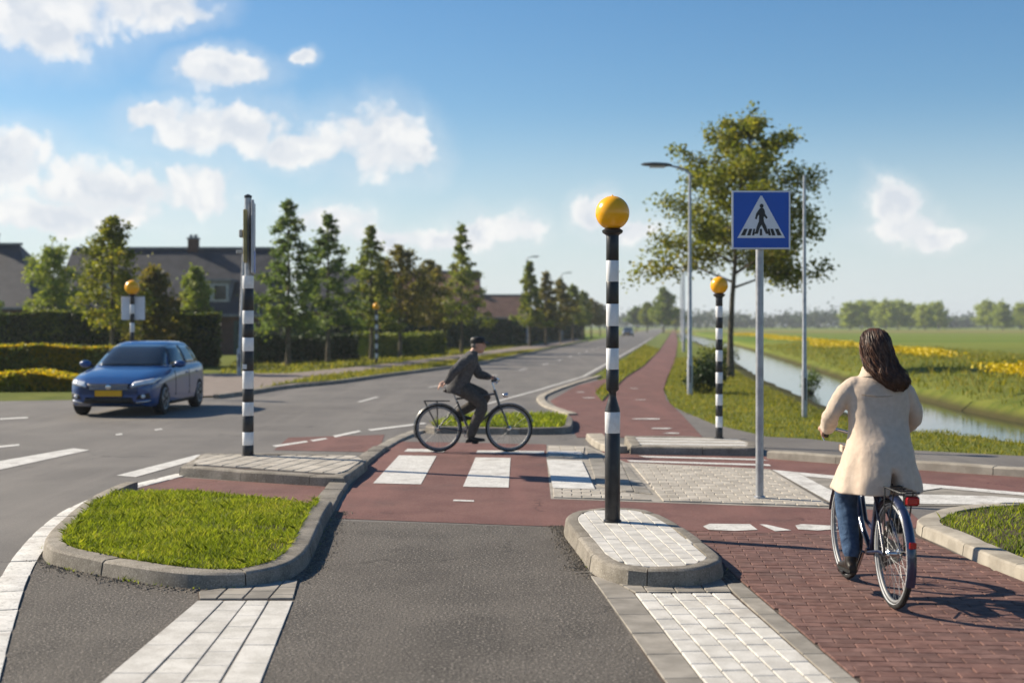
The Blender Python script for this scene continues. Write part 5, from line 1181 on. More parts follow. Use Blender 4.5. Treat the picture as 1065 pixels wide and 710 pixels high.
# ------------------------------------------------------------------ bicycles (local x forward, y left, rear wheel stands at the origin)
M_NAVY = pm('navy_frame', (0.010, 0.018, 0.055), (0.014, 0.024, 0.070), scale=5, rough=0.3, spec=.5, coords='obj', coat=.8)
M_GREYF = pm('dark_frame', (0.028, 0.032, 0.036), (0.042, 0.046, 0.050), scale=5, rough=0.35, spec=.5, coords='obj', coat=.5)
M_LEATH = pm('saddle_leather', (0.020, 0.016, 0.014), (0.032, 0.026, 0.022), scale=20, rough=0.55, coords='obj')
def bicycle(name, label, loc, rz, frame_mat, wb=1.0, wr=.345, saddle=(.2, .90), bar_top=(.84, 1.05), grip_back=.20, grip_half=.27, crank_a=R(-80), step_through=True, tail=True, swept=True, guard_on=True):
    t = thing(name, label, 'bicycle', loc, rz); bb = Vector((.44 * wb, 0, .285)); st = Vector((saddle[0], 0, saddle[1])); rear = Vector((0, 0, wr)); front = Vector((wb, 0, wr))
    ht = Vector((wb - .20, 0, .86)); hb = Vector((wb - .135, 0, .66)); sd = (st - bb).normalized()
    f = MB(); r = .016
    f.tube([bb, st - sd * .16], .0165, 10)
    f.tube([hb - (hb - ht) * -.0 + (hb - ht) * .08, ht + (ht - hb) * .08], .02, 10)
    if step_through:
        p = bb + sd * .16
        f.tube([p, p.lerp(hb, .35) + Vector((0, 0, -.04)), p.lerp(ht, .72), ht + (hb - ht) * .25], .015, 10)
        f.tube([bb, bb.lerp(hb, .4) + Vector((0, 0, -.03)), hb], .019, 10)
    else:
        f.tube([bb + sd * .50, ht + (hb - ht) * .2], .0145, 10); f.tube([bb, hb], .018, 10)
    for s in (-1, 1):
        f.tube([bb + Vector((-.03, s * .03, 0)), rear + Vector((.12, s * .055, -.005)), rear + Vector((0, s * .06, 0))], .010, 8)
        f.tube([bb + sd * .42 + Vector((0, s * .02, 0)), rear + Vector((0, s * .06, 0))], .009, 8)
    f.lathe([(.024, -.036), (.024, .036)], tuple(bb), 14, 'Y')
    f.build('frame', frame_mat, t, smooth=60)
    fk = MB(); 
    for s in (-1, 1):
        fk.tube([hb + Vector((.01, s * .035, -.02)), front + Vector((-.05, s * .055, .15)), front + Vector((0, s * .055, 0))], [.014, .012, .009], 8)
    fk.tube([hb + Vector((.01, -.045, -.015)), hb + Vector((.01, .045, -.015))], .015, 8); fk.build('fork', frame_mat, t, smooth=60)
    for c, nm in ((rear, 'rear_wheel'), (front, 'front_wheel')):
        w = sub('wheel', t); w.location = c
        MB().torus((0, 0, 0), wr - .02, .0195, 'Y', 64, 10).build('tyre', M_TYRE, w, smooth=180)
        MB().torus((0, 0, 0), wr - .047, .011, 'Y', 64, 8, .013).build('rim', M_SPOKE, w, smooth=180)
        MB().torus((0, 0, 0), wr - .032, .004, 'Y', 64, 8, .0202).build('reflective_strip', M_BOARD, w, smooth=180)
        MB().lathe([(.014, -.05), (.032, -.035), (.032, -.028), (.018, -.02), (.018, .02), (.032, .028), (.032, .035), (.014, .05)], (0, 0, 0), 16, 'Y').build('hub', M_CHROME, w, smooth=30)
        sp_ = MB()
        for q in range(32):
            a = q * 2 * math.pi / 32; a0 = a + (.55 if q % 4 < 2 else -.55); s = 1 if q % 2 else -1
            sp_.tube([(.03 * math.cos(a0), s * .032, .03 * math.sin(a0)), ((wr - .05) * math.cos(a), 0, (wr - .05) * math.sin(a))], .0016, 4, cap=False)
        sp_.build('spokes', M_SPOKE, w)
    def guard(c, a0, a1, mat, nm):
        rings = []
        for k in range(25):
            a = a0 + (a1 - a0) * k / 24; q = wr + .022
            rings.append([(c.x + (q - dz) * math.cos(a), yy, c.z + (q - dz) * math.sin(a)) for yy, dz in ((-.03, .018), (-.018, .004), (0, 0), (.018, .004), (.03, .018), (.017, .009), (0, .005), (-.017, .009))])
        return MB().loft(rings).build(nm, mat, t, smooth=60)
    mg = guard(rear, R(28), R(205), frame_mat, 'rear_mudguard'); guard(front, R(15), R(165), frame_mat, 'front_mudguard')
    # rack
    zr = wr * 2 + (.075 if guard_on else .05); rk_ = MB(); zr0 = zr; rb = -.33 if guard_on else -.21
    for s in (-1, 1):
        rk_.tube([(.16, s * .05, zr0), (rb + .03, s * .06, zr0), (rb, s * .03, zr0)], .006, 8)
        rk_.tube([(-.20, s * .06, zr0), (-.01, s * .065, wr)], .005, 6); rk_.tube([(-.02, s * .06, zr0), (-.01, s * .065, wr)], .005, 6)
    for u in ((-.31, -.2, -.09, .02, .12) if guard_on else (-.2, -.1, .0, .1)): rk_.tube([(u, -.058, zr0), (u, .058, zr0)], .005, 6)
    rk_.build('luggage_rack', M_BLACK, t, smooth=60)
    if tail:
        tl = MB().box((-.355, 0, zr0 - .045), (.03, .085, .05), 0, .010).build('tail_light', M_RED, t); MB().box((-.335, 0, zr0 - .045), (.028, .098, .062), 0, .01).build('light_housing', M_PLAST, tl)
        a = R(163); q = wr + .022; MB().box((q * math.cos(a) - .012, 0, wr + q * math.sin(a)), (.014, .045, .04), 0, .005).build('reflector', M_RED, mg)
    # saddle
    sp = [Vector((st.x + u, 0, st.z)) for u in (-.13, -.10, -.04, .03, .09, .13)]; wds = (.05, .085, .08, .045, .025, .016); hts = (.02, .035, .035, .03, .024, .012)
    sa = MB().loft([[(p.x, w * c, p.z + h * s + (.012 if i < 2 else 0)) for c, s in [(math.cos(2 * math.pi * q / 14), math.sin(2 * math.pi * q / 14)) for q in range(14)]] for i, (p, w, h) in enumerate(zip(sp, wds, hts))]).build('saddle', M_LEATH, t, smooth=60)
    MB().tube([bb + sd * .4, st - Vector((0, 0, .02))], .0125, 10).build('seat_post', M_CHROME, sa, smooth=60)
    # handlebar
    bt = Vector((bar_top[0], 0, bar_top[1])); hbm = MB(); hbm.tube([ht + (ht - hb) * .05, ht + (ht - hb) * .6, bt], .0125, 10)
    grips = []
    for s in (-1, 1):
        e0 = Vector((bt.x - grip_back + .10, s * (grip_half - .02), bt.z + .03)); e1 = Vector((bt.x - grip_back - .04, s * (grip_half + .01), bt.z + .015))
        if not swept: e0 = Vector((bt.x - .02, s * (grip_half - .10), bt.z + .03)); e1 = Vector((bt.x - .06, s * (grip_half + .02), bt.z + .03))
        hbm.tube([bt, bt + Vector((.03, s * .09, .025)), bt + Vector((.0, s * (grip_half - .07), .045)), e0, e1], .0115, 10); grips.append((s, e0, e1))
    hbo = hbm.build('handlebar', M_CHROME, t, smooth=60)
    for s, e0, e1 in grips:
        MB().tube([e0, e1 + (e1 - e0) * .1], .0165, 12).build('grip', M_LEATH, hbo, smooth=60)
        MB().tube([e0 + Vector((.03, 0, -.01)), e0 + Vector((.02, s * .01, -.045)), e1 + Vector((.03, 0, -.045))], .005, 6).build('brake_lever', M_CHROME, hbo, smooth=60)
    hlm = MB().lathe([(.012, 0), (.03, .02), (.036, .06), (.034, .07)], (hb.x + .05, 0, .80), 16, 'X').build('headlamp', M_CHROME, t, smooth=50)
    # drive
    cr = sub('crank', t); cr.location = bb; ring = MB().torus((0, -.045, 0), .088, .006, 'Y', 36, 6)
    for q in range(5): a = q * 2 * math.pi / 5; ring.tube([(0, -.045, 0), (.086 * math.cos(a), -.045, .086 * math.sin(a))], .006, 6)
    ring.build('chainring', M_CHROME, cr, smooth=60)
    peds = []
    for s, a in ((-1, crank_a), (1, crank_a + math.pi)):
        e = Vector((.17 * math.cos(a), s * .075, .17 * math.sin(a)))
        MB().tube([(0, s * .055, 0), e], [.014, .011], 8).build('crank_arm', M_CHROME, cr, smooth=60)
        pd = e + Vector((0, s * .06, 0)); MB().box(tuple(pd), (.09, .10, .024), 0, .006).build('pedal', M_PLAST, cr); peds.append(bb + pd)
    if guard_on: MB().loft([[(bb.x + .12, -.058, bb.z + .0), (bb.x + .10, -.058, bb.z + .10), (bb.x + .10, -.048, bb.z + .10), (bb.x + .12, -.048, bb.z)], [(bb.x - .05, -.058, bb.z - .10), (bb.x - .06, -.058, bb.z + .115), (bb.x - .06, -.048, bb.z + .115), (bb.x - .05, -.048, bb.z - .10)], [(.02, -.064, wr - .045), (.02, -.064, wr + .05), (.02, -.054, wr + .05), (.02, -.054, wr - .045)]]).build('chain_guard', M_BLACK, t)
    if guard_on: MB().tube([(.10, .05, wr - .03), (-.05, .085, wr - .06), (-.12, .09, wr - .08)], .007, 6).build('kickstand', M_PLAST, t)
    return t, peds, {s: (e0, e1) for s, e0, e1 in grips}

# ------------------------------------------------------------------ people
M_SKIN = pm('skin', (0.42, 0.235, 0.165), (0.50, 0.29, 0.21), scale=14, rough=0.55, spec=.35, coords='obj')
M_COAT = pm('beige_wool', (0.51, 0.405, 0.315), (0.59, 0.475, 0.375), scale=24, rough=0.9, bump=0.5, bscale=260, bdist=0.004, coords='obj', sheen=.2, contrast=(.3, .7))
M_JEANS = pm('denim', (0.030, 0.062, 0.125), (0.055, 0.10, 0.18), scale=22, rough=0.9, bump=0.4, bscale=300, bdist=0.003, coords='obj')
M_BOOT = pm('boot_leather', (0.018, 0.014, 0.012), (0.030, 0.023, 0.019), scale=20, rough=0.42, coords='obj')
M_HAIR = pm('brown_hair', (0.036, 0.015, 0.009), (0.085, 0.040, 0.022), scale=30, rough=0.5, spec=.3, rnd=.45, coords='obj')
M_JACKET = pm('charcoal_jacket', (0.055, 0.054, 0.057), (0.088, 0.086, 0.088), scale=26, rough=0.9, bump=0.4, bscale=220, bdist=0.004, coords='obj')
M_TROUS = pm('grey_trousers', (0.052, 0.046, 0.041), (0.078, 0.07, 0.062), scale=26, rough=0.9, coords='obj')
M_SHOE = pm('black_shoe', (0.010, 0.010, 0.010), (0.018, 0.018, 0.018), scale=20, rough=0.5, coords='obj')
def add_folds(m, vec, strength, dist):
    """Long soft creases in cloth, on top of the weave."""
    t = m.node_tree; b = [n for n in t.nodes if n.type == 'BSDF_PRINCIPLED'][0]; old = b.inputs['Normal'].links[0].from_socket if b.inputs['Normal'].links else None
    o = N(t, 'ShaderNodeTexCoord').outputs['Object']; mp = N(t, 'ShaderNodeMapping'); mp.inputs['Scale'].default_value = vec
    t.links.new(vmath_n(t, 'ADD', o, vmath_n(t, 'MULTIPLY', noise_n(t, o, 5, 2, .5, 'Color'), (.12, .12, .12))), mp.inputs[0])
    bn = N(t, 'ShaderNodeBump'); bn.inputs['Strength'].default_value = strength; bn.inputs['Distance'].default_value = dist
    t.links.new(noise_n(t, mp.outputs[0], 1.0, 3, .5), bn.inputs['Height'])
    if old: t.links.new(old, bn.inputs['Normal'])
    t.links.new(bn.outputs[0], b.inputs['Normal'])
add_folds(M_COAT, (7, 7, 3.0), .6, .03); add_folds(M_JEANS, (11, 11, 16), .8, .02); add_folds(M_JACKET, (10, 10, 7), 1.0, .04)
M_EYE = pm('eye_dark', (0.02, 0.014, 0.01), (0.03, 0.02, 0.015), scale=20, rough=0.15, coords='obj')
M_LIP = pm('lip', (0.32, 0.12, 0.10), (0.36, 0.14, 0.115), scale=20, rough=0.5, coords='obj')
def solid(mb, name, mat, parent, voxel=.010, it=4, fac=.5):
    """Fuse overlapping closed shapes into one continuous skin."""
    o = mb.build(name, mat, None); fix_normals(o)
    rm = o.modifiers.new('fuse', 'REMESH'); rm.mode = 'VOXEL'; rm.voxel_size = voxel; rm.use_smooth_shade = True
    sm = o.modifiers.new('soften', 'SMOOTH'); sm.factor = fac; sm.iterations = it
    bpy.context.view_layer.update(); applied(o); o.parent = parent
    o.data.polygons.foreach_set('use_smooth', [True] * len(o.data.polygons))
    if not o.data.materials: o.data.materials.append(mat)
    return o
def grip_hand(mb, wrist, e0, e1, side):
    """Hand closed round a grip: palm behind and above it, four fingers over the front, thumb round the inside."""
    e0, e1 = Vector(e0), Vector(e1); c = e0.lerp(e1, .55); g = (e0 - e1).normalized(); w = Vector(wrist); back = (w - c); back = (back - g * back.dot(g)).normalized(); dn = g.cross(back)
    if dn.z > 0: dn = -dn
    up = -dn
    palm = c + back * .030 + up * .016
    mb.limb([w, w.lerp(palm, .6), palm], [.026, .027, .026], 12); mb.ell(tuple(palm), (.036, .040, .026), 12, 8)
    for i, (o_, ln) in enumerate(((.036, .92), (.013, 1.0), (-.011, .96), (-.034, .80))):
        q = c + g * o_; pts = []
        for th in (35, 75, 120, 165, 205):
            a = R(th) ; rad = .026
            pts.append(q + back * (math.cos(a) * rad) + up * (math.sin(a) * rad))
        pts = [q + back * .030 + up * .014] + pts[:2 + int(3 * ln + .1)]
        mb.limb(pts, [.0105] + [.0095] * (len(pts) - 2) + [.0075], 8)
    q = c + g * .055
    mb.limb([palm + g * .02, q + back * .022 + up * .004, q + dn * .020 + back * .006, q - g * .02 + dn * .024 - back * .01], [.012, .0105, .0095, .008], 8)
def free_hand(mb, wrist, d, palm_n, L=.18):
    """Relaxed hand: palm, four slightly curled fingers, thumb from the side."""
    w = Vector(wrist); d = Vector(d).normalized(); nrm = Vector(palm_n); nrm = (nrm - d * nrm.dot(d)).normalized(); sd = d.cross(nrm)
    mb.limb([w, w + d * .045, w + d * .085], [.026, .034, .034], 12, flat=.55)
    for o_, ln in ((.028, .072), (.010, .082), (-.009, .076), (-.027, .058)):
        b = w + d * .088 + sd * o_
        mb.limb([b, b + d * ln * .45 + nrm * .012, b + d * ln * .75 + nrm * .032, b + d * ln * .85 + nrm * .052], [.0098, .009, .0085, .007], 8)
    b = w + d * .03 + sd * .03; mb.limb([b, b + d * .03 + sd * .022 + nrm * .01, b + d * .06 + sd * .022 + nrm * .03], [.012, .010, .008], 8)
def head(mb, c, yaw=0.0, s=1.0):
    M = Matrix.Rotation(yaw, 3, 'Z'); c = Vector(c); P = lambda x, y, z: c + M @ (Vector((x, y, z)) * s)
    mb.ell(tuple(c + Vector((0, 0, .02 * s))), (.095 * s, .076 * s, .10 * s), 20, 14, M)
    mb.ell(tuple(P(.018, 0, -.045)), (.075 * s, .062 * s, .075 * s), 18, 12, M)
    mb.ell(tuple(P(.055, 0, -.098)), (.026 * s, .03 * s, .02 * s), 12, 8, M)          # chin
    mb.limb([P(.088, 0, .018), P(.104, 0, -.012), P(.108, 0, -.030)], [.010 * s, .013 * s, .014 * s], 10)   # nose
    mb.ell(tuple(P(.078, 0, .035)), (.018 * s, .055 * s, .014 * s), 12, 8, M)         # brow
    mb.ell(tuple(P(.082, 0, -.062)), (.014 * s, .026 * s, .012 * s), 12, 8, M)        # lips
    for y in (-1, 1): mb.ell(tuple(P(-.008, y * .078, -.012)), (.022 * s, .010 * s, .032 * s), 10, 8, M)     # ears
    return P
def face_bits(root, P):
    for y in (-1, 1): MB().ell(tuple(P(.080, y * .032, .008)), (.010, .012, .008), 10, 6).build('eye', M_EYE, root, smooth=180)
    MB().ell(tuple(P(.094, 0, -.064)), (.006, .022, .005), 10, 6).build('mouth', M_LIP, root, smooth=180)
def shoe(root, ankle, pedal, mat, name, L=.27, boot=.0, down=0.0):
    """Shoe standing on the pedal."""
    p = Vector(pedal); z = p.z + .012; a = Vector(ankle); heel = p.x - .13; rings = []
    for u, w, h in ((0, .026, .05), (.03, .034, .075), (.08, .034, .082), (.13, .038, .068), (.18, .044, .052), (.22, .042, .044), (.255, .030, .036), (.268, .012, .026)):
        zz = z + down * (.13 - u)
        rings.append([(heel + u, p.y + w * c, zz + (h * .5 + h * .5 * s)) for c, s in [(math.copysign(abs(math.cos(2 * math.pi * q / 14)) ** .7, math.cos(2 * math.pi * q / 14)), math.copysign(abs(math.sin(2 * math.pi * q / 14)) ** .7, math.sin(2 * math.pi * q / 14))) for q in range(14)]])
    mb = MB().loft(rings); top = a + (a - Vector((heel + .05, p.y, z + .06))).normalized() * boot
    mb.limb([(heel + .055, p.y, z + .045), a.lerp(Vector((heel + .055, p.y, z + .06)), .4), top], [.040, .041, .043], 14)
    o = solid(mb, name, mat, root, .008, 2)
    sl = MB().loft([[(heel - .004 + u, p.y + w * c, z + dz + down * (.13 - u)) for c, dz in ((-1, 0), (1, 0), (1, .018), (-1, .018))] for u, w in ((0, .024), (.03, .036), (.1, .036), (.17, .044), (.22, .043), (.262, .028), (.275, .01))]).build('sole', M_TYRE, o)
    return o

# ---- woman riding away from the camera
WX, WY = G(929, 635); wx2, wy2 = G(884.5, 606); whead = math.atan2(wy2 - WY, wx2 - WX)
wb_, peds, grips = bicycle('bicycle', 'navy city bicycle with red tail light ridden by the woman in beige coat', (WX, WY, .016), whead, M_NAVY, wb=1.02, wr=.345, saddle=(.25, .90), bar_top=(.86, 1.03), grip_back=.22, grip_half=.25, crank_a=R(120))
wo_ = thing('person', 'woman in knee-length beige coat and jeans with long dark hair, riding away', 'person', (WX, WY, .016), whead)
# pedals: index 0 = right (y<0), 1 = left (y>0); the left one is down
pr, plf = peds
body = MB(); hips = Vector((.28, 0, .97))
body.limb([hips, (.28, 0, 1.12), (.32, 0, 1.28), (.345, 0, 1.40)], [.10, .09, .095, .085], 18, flat=1.2, up=(1, 0, 0)); body.limb([(.345, 0, 1.40), (.36, 0, 1.48), (.375, 0, 1.56)], [.06, .052, .052], 14)
P = head(body, (.395, 0, 1.63), R(10), 1.0)
aL = Vector((.475, .125, .27)); aR = Vector((pr.x - .055, -.13, pr.z + .12))
body.limb([(.25, .08, .95), (.62, .115, .66), aL], [.085, .055, .036], 14); body.limb([(.25, -.08, .95), (.66, -.115, .84), aR], [.085, .055, .036], 14)
arms = {}
for s in (1, -1):
    e0, e1 = grips[s]; c = e0.lerp(e1, .55); wr_ = c + Vector((-.075, s * .012, .035)); el_ = Vector((.36, s * .290, 1.20)) if s > 0 else Vector((.37, s * .262, 1.185)); sh = Vector((.345, s * .152, 1.385)); arms[s] = (sh, el_, wr_)
    body.limb([sh, el_, wr_], [.045, .036, .026], 12); grip_hand(body, wr_, e0, e1, s)
bo_ = solid(body, 'body', M_SKIN, wo_, .007, 3); face_bits(bo_, P)
# coat
coat = MB(); rings = []
SECT = [(1.505, .365, .062, .070), (1.475, .36, .072, .085), (1.45, .355, .085, .118), (1.425, .35, .100, .160), (1.39, .345, .116, .188), (1.33, .335, .124, .198), (1.24, .32, .128, .194), (1.15, .305, .138, .192), (1.06, .288, .168, .198), (.98, .272, .205, .212), (.90, .286, .248, .230), (.82, .298, .280, .250), (.74, .308, .305, .270), (.70, .312, .312, .278)]
zt_ = np.linspace(0, 1, 34)
tab = np.array(SECT); zz_ = np.interp(zt_, np.linspace(0, 1, len(tab)), tab[:, 0])
for z in zz_:
    uc, du, ds = [float(np.interp(-z, -tab[:, 0], tab[:, k])) for k in (1, 2, 3)]; low = max(0, (1.08 - z) / .38); ring = []
    for k in range(72):
        a = 2 * math.pi * k / 72; c, s = math.cos(a), math.sin(a); fold = 1 + low * (.030 * math.sin(7 * a + 2.1 * z) + .018 * math.sin(12 * a + 1.0 + 3 * z)) + (.012 * math.sin(5 * a + 14 * z) if z < 1.36 else 0)
        u = uc + du * fold * math.copysign(abs(c) ** .85, c); y_s = ds * fold * math.copysign(abs(s) ** .85, s) + .012 * low
        if z < .86:                                                   # back vent
            g_ = math.exp(-((a - math.pi * 1.035) / .05) ** 2) * min(1, (.86 - z) / .08); u += .26 * g_
        ring.append((u, y_s, z))
    rings.append(ring)
coat.loft(rings)
for s in (1, -1):
    sh, el_, wr_ = arms[s]
    coat.limb([sh + Vector((.0, -s * .05, .0)), sh + Vector((0, s * .01, -.01)), el_.lerp(sh, .5) + Vector((-.01, s * .012, 0)), el_, el_.lerp(wr_, .55) + Vector((0, 0, -.012)), wr_.lerp(el_, .10)], [.066, .069, .062, .057, .052, .047], 18, ripple=.05)
    coat.tube([wr_.lerp(el_, .22), wr_.lerp(el_, .04)], [.050, .050], 16)
co_ = solid(coat, 'coat', M_COAT, wo_, .0085, 3)
dsp = co_.modifiers.new('creases', 'DISPLACE'); tx = bpy.data.textures.new('cloth_creases', 'CLOUDS'); tx.noise_scale = .2; tx.noise_depth = 1; dsp.texture = tx; dsp.strength = .022; dsp.mid_level = .5; dsp.texture_coords = 'LOCAL'
bm = bmesh.new(); bm.from_mesh(co_.data); cvh_ = BVHTree.FromBMesh(bm); bm.free()
def seam(pts):
    out = []
    for (yy, z) in pts:
        h = cvh_.ray_cast(Vector((-1.5, yy, z)), Vector((1, 0, 0)))
        if h[0] is not None: out.append(h[0] + Vector((-.001, 0, 0)))
    if len(out) > 2: MB().tube(out, .0028, 5).build('seam', M_SEAM, co_)
M_SEAM = pm('coat_seam', (0.30, 0.235, 0.175), (0.35, 0.275, 0.21), scale=30, rough=.95, coords='obj')
seam([(-.13 + k * .02, 1.335 - .012 * math.sin(k / 13 * math.pi)) for k in range(14)])
# collar, seams, pocket flap, belt at the back
cl_ = MB(); rings = []
for z, du, ds, off in ((1.455, .105, .125, 0), (1.48, .10, .105, -.004), (1.515, .088, .092, -.006), (1.53, .083, .087, -.004), (1.528, .074, .078, 0), (1.49, .068, .072, 0), (1.46, .062, .066, 0)):
    rings.append([(.36 + off + du * math.cos(a), ds * math.sin(a), z - .018 * (1 + math.cos(a)) / 2 * 2) for a in [2 * math.pi * k / 36 for k in range(36)]])
cl_.loft(rings, cap=False).build('collar', M_COAT, co_, smooth=60)
MB().box((.42, .205, .97), (.15, .022, .05), R(-8), .006).build('pocket_flap', M_COAT, co_)
# jeans and boots
je = MB()
je.limb([(.30, .05, .94), (.43, .11, .84), (.61, .12, .645), (.56, .122, .45), aL + Vector((.004, 0, .005))], [.095, .098, .078, .068, .056], 18)
je.limb([(.30, -.05, .94), (.45, -.11, .90), (.65, -.115, .83), (.56, -.12, .66), aR + Vector((0, 0, .02))], [.095, .10, .082, .076, .066], 18)
je.limb([(.27, 0, .96), (.31, 0, .97)], [.105, .10], 16)
solid(je, 'jeans', M_JEANS, wo_, .008, 3)
shoe(wo_, aL, plf, M_BOOT, 'boot', boot=.03); shoe(wo_, aR, pr, M_BOOT, 'boot', boot=.03)
# hair: a mass that falls down the back and is blown to the right, with strands over it
hm = MB(); HP = [((.385, 0, 1.765), .030, .030), ((.380, 0, 1.745), .070, .066), ((.372, 0, 1.70), .104, .088), ((.362, -.002, 1.645), .112, .095), ((.345, -.006, 1.585), .098, .094), ((.315, -.020, 1.535), .080, .098), ((.282, -.036, 1.50), .066, .098), ((.255, -.054, 1.47), .058, .098), ((.238, -.070, 1.44), .052, .094), ((.226, -.086, 1.415), .044, .082), ((.219, -.098, 1.392), .032, .058), ((.216, -.106, 1.375), .014, .024)]
rings = []
for i, (c, du, ds) in enumerate(HP):
    ring = []
    for k in range(40):
        a = 2 * math.pi * k / 40; w = 1 + (.06 * math.sin(8 * a + i * 1.1) + .04 * math.sin(15 * a - i * 1.3)) * min(1, i / 3)
        fr = 1.0 if i < 2 or i > 5 else 1 - .42 * max(0, math.cos(a)) ** 2          # leave the face free
        ring.append((c[0] + du * math.cos(a) * w * fr, c[1] + ds * math.sin(a) * w, c[2]))
    rings.append(ring)
hm.loft(rings)
rd = random.Random(4)
def hp(t_):
    f = t_ * (len(HP) - 1); i = min(int(f), len(HP) - 2); q = f - i; A, B = HP[i], HP[i + 1]
    return Vector(A[0]).lerp(Vector(B[0]), q), A[1] + (B[1] - A[1]) * q, A[2] + (B[2] - A[2]) * q
for k in range(520):
    a = math.pi + rd.uniform(-1.75, 1.75); t0 = rd.uniform(.04, .45); t1 = min(1.0, t0 + rd.uniform(.40, .85)); ph = rd.uniform(0, 6); amp = rd.uniform(.06, .22); fly = rd.uniform(.97, 1.10) if rd.random() < .85 else rd.uniform(1.1, 1.3); pts = []
    for q in range(9):
        t_ = t0 + (t1 - t0) * q / 8; c, du, ds = hp(t_); aa = a + amp * math.sin(ph + 11 * t_); g_ = 1.0 + (fly - 1) * (q / 8) + .012
        pts.append(c + Vector((du * math.cos(aa) * g_, ds * math.sin(aa) * g_ + .010 * math.sin(ph + 16 * t_), -.06 * max(0, t_ - .8) * (1 + math.sin(ph * 3)))))
    hm.tube(pts, [.0012, .004, .0052, .0054, .005, .0044, .0036, .0024, .0006], 5, cap=False)
hm.build('hair', M_HAIR, wo_, smooth=70)

# ---- man crossing from left to right
MX = (456 - CX) * 19.1 / FPX
mbk, peds, grips = bicycle('bicycle', 'dark grey city bicycle ridden by the man on the crossing', (MX, 19.1, .006), 0.0, M_GREYF, wb=1.0, wr=.335, saddle=(.20, .86), bar_top=(.83, .985), grip_back=.10, grip_half=.26, crank_a=R(-60), step_through=False, tail=False, swept=False, guard_on=False)
mo = thing('person', 'man in dark jacket and flat cap cycling across the zebra crossing', 'person', (MX, 19.1, .006), 0.0)
pr, plf = peds
body = MB()
body.limb([(.28, 0, .93), (.33, 0, 1.08), (.40, 0, 1.22), (.45, 0, 1.33)], [.10, .095, .10, .085], 16, flat=1.2, up=(1, 0, 0)); body.limb([(.45, 0, 1.33), (.49, 0, 1.40), (.53, 0, 1.46)], [.06, .055, .055], 12)
P = head(body, (.565, -.005, 1.515), R(-8), .98)
aR = Vector((pr.x - .06, -.12, pr.z + .115)); aL = Vector((plf.x - .06, .12, plf.z + .115))
kR = Vector((.62, -.12, .66)); kL = Vector((.66, .12, .76))
body.limb([(.25, -.08, .92), kR, aR], [.08, .055, .036], 12); body.limb([(.25, .08, .92), kL, aL], [.08, .055, .036], 12)
shR = Vector((.43, -.18, 1.30)); elR = Vector((.235, -.275, 1.15)); wrR = Vector((.13, -.25, 1.00))
shL = Vector((.47, .18, 1.30)); e0, e1 = grips[1]; cL = e0.lerp(e1, .55); wrL = cL + Vector((-.07, 0, .035)); elL = Vector((.56, .25, 1.09))
body.limb([shR, elR, wrR], [.045, .036, .026], 12); free_hand(body, wrR, (-.8, .1, -.35), (.2, .4, -.8))
body.limb([shL, elL, wrL], [.045, .036, .026], 12); grip_hand(body, wrL, e0, e1, 1)
bo_ = solid(body, 'body', M_SKIN, mo, .008, 3); face_bits(bo_, P)
jk_ = MB(); rings = []
for (u, z, du, ds) in ((.275, .82, .170, .185), (.28, .89, .168, .19), (.30, 1.0, .150, .185), (.33, 1.08, .145, .19), (.37, 1.17, .145, .20), (.41, 1.26, .14, .212), (.44, 1.32, .12, .20), (.465, 1.365, .09, .15), (.48, 1.40, .075, .09), (.50, 1.43, .066, .07)):
    rings.append([(u + du * math.cos(a) * (1 + .02 * math.sin(6 * a + 20 * z)), ds * math.sin(a), z - .16 * du * math.cos(a)) for a in [2 * math.pi * k / 40 for k in range(40)]])
jk_.loft(rings)
jk_.limb([shR + Vector((.01, .04, 0)), shR, elR.lerp(shR, .5), elR, elR.lerp(wrR, .5), wrR.lerp(elR, .05)], [.078, .08, .072, .066, .058, .05], 16)
jk_.limb([shL + Vector((.01, -.04, 0)), shL, elL.lerp(shL, .5), elL, elL.lerp(wrL, .5), wrL.lerp(elL, .05)], [.078, .08, .07, .064, .056, .048], 16)
jo = solid(jk_, 'jacket', M_JACKET, mo, .009, 3)
ds_ = jo.modifiers.new('creases', 'DISPLACE'); ds_.texture = tx; ds_.strength = .03; ds_.mid_level = .5; ds_.texture_coords = 'LOCAL'
tr_ = MB()
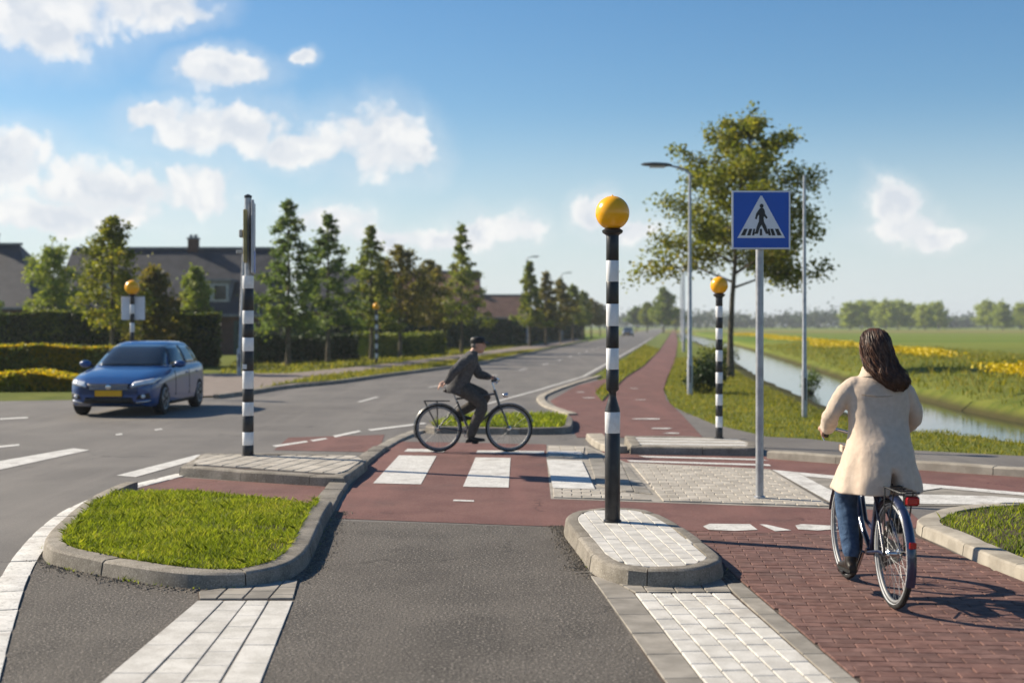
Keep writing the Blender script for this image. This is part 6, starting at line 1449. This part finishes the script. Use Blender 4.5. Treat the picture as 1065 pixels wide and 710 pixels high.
tr_.limb([(.28, -.05, .92), (.44, -.10, .83), kR, kR.lerp(aR, .5), aR + Vector((0, 0, .0))], [.12, .105, .085, .075, .066], 16); tr_.limb([(.28, .05, .92), (.46, .10, .86), kL, kL.lerp(aL, .5), aL], [.12, .105, .085, .075, .066], 16)
solid(tr_, 'trousers', M_TROUS, mo, .009, 3)
shoe(mo, aR, pr, M_SHOE, 'shoe', down=-.1); shoe(mo, aL, plf, M_SHOE, 'shoe')
M8 = Matrix.Rotation(R(-8), 3, 'Z'); cp_ = MB(); c = Vector((.56, -.005, 1.555)); rings = []
for z, du, ds in ((-.02, .102, .084), (.015, .108, .09), (.045, .105, .088), (.065, .085, .072), (.076, .045, .04), (.079, .01, .01)):
    rings.append([tuple(c + M8 @ Vector((du * math.cos(a) - .004, ds * math.sin(a), z))) for a in [2 * math.pi * k / 28 for k in range(28)]])
cp_.loft(rings); cp_.loft([[tuple(c + M8 @ Vector((u, w * q, .0 - .02 * (u - .08) / .09 + dz))) for q, dz in ((-1, 0), (0, .012), (1, 0), (0, .006))] for u, w in ((.07, .075), (.12, .068), (.155, .045), (.168, .015))])
cp_.build('flat_cap', M_SHOE, mo, smooth=50)
hr = MB(); hr.ell(tuple(c + M8 @ Vector((-.035, 0, -.045))), (.065, .078, .06), 16, 10); hr.build('hair', pm('grey_hair', (.10, .09, .08), (.16, .145, .13), scale=40, rough=.6, coords='obj'), mo, smooth=60)

# ------------------------------------------------------------------ the air over the flat land
hz = bpy.data.materials.new('haze'); hz.use_nodes = True; t = hz.node_tree; t.nodes.clear()
out = N(t, 'ShaderNodeOutputMaterial'); pv = N(t, 'ShaderNodeVolumePrincipled')
pv.inputs['Color'].default_value = (0.88, 0.94, 1.0, 1); pv.inputs['Density'].default_value = 0.00032; pv.inputs['Anisotropy'].default_value = 0.2
t.links.new(pv.outputs[0], out.inputs['Volume'])
xs2, ys2 = (xs_[0], xs_[-1]), (ys_[0], ys_[-1])
hb_ = MB().box(((xs2[0] + xs2[1]) / 2, (ys2[0] + ys2[1]) / 2, 9.5), (xs2[1] - xs2[0] + 20, ys2[1] - ys2[0] + 20, 24)).build('haze', hz)
tag(hb_, 'thin pale haze over the fields', 'haze', kind='stuff')
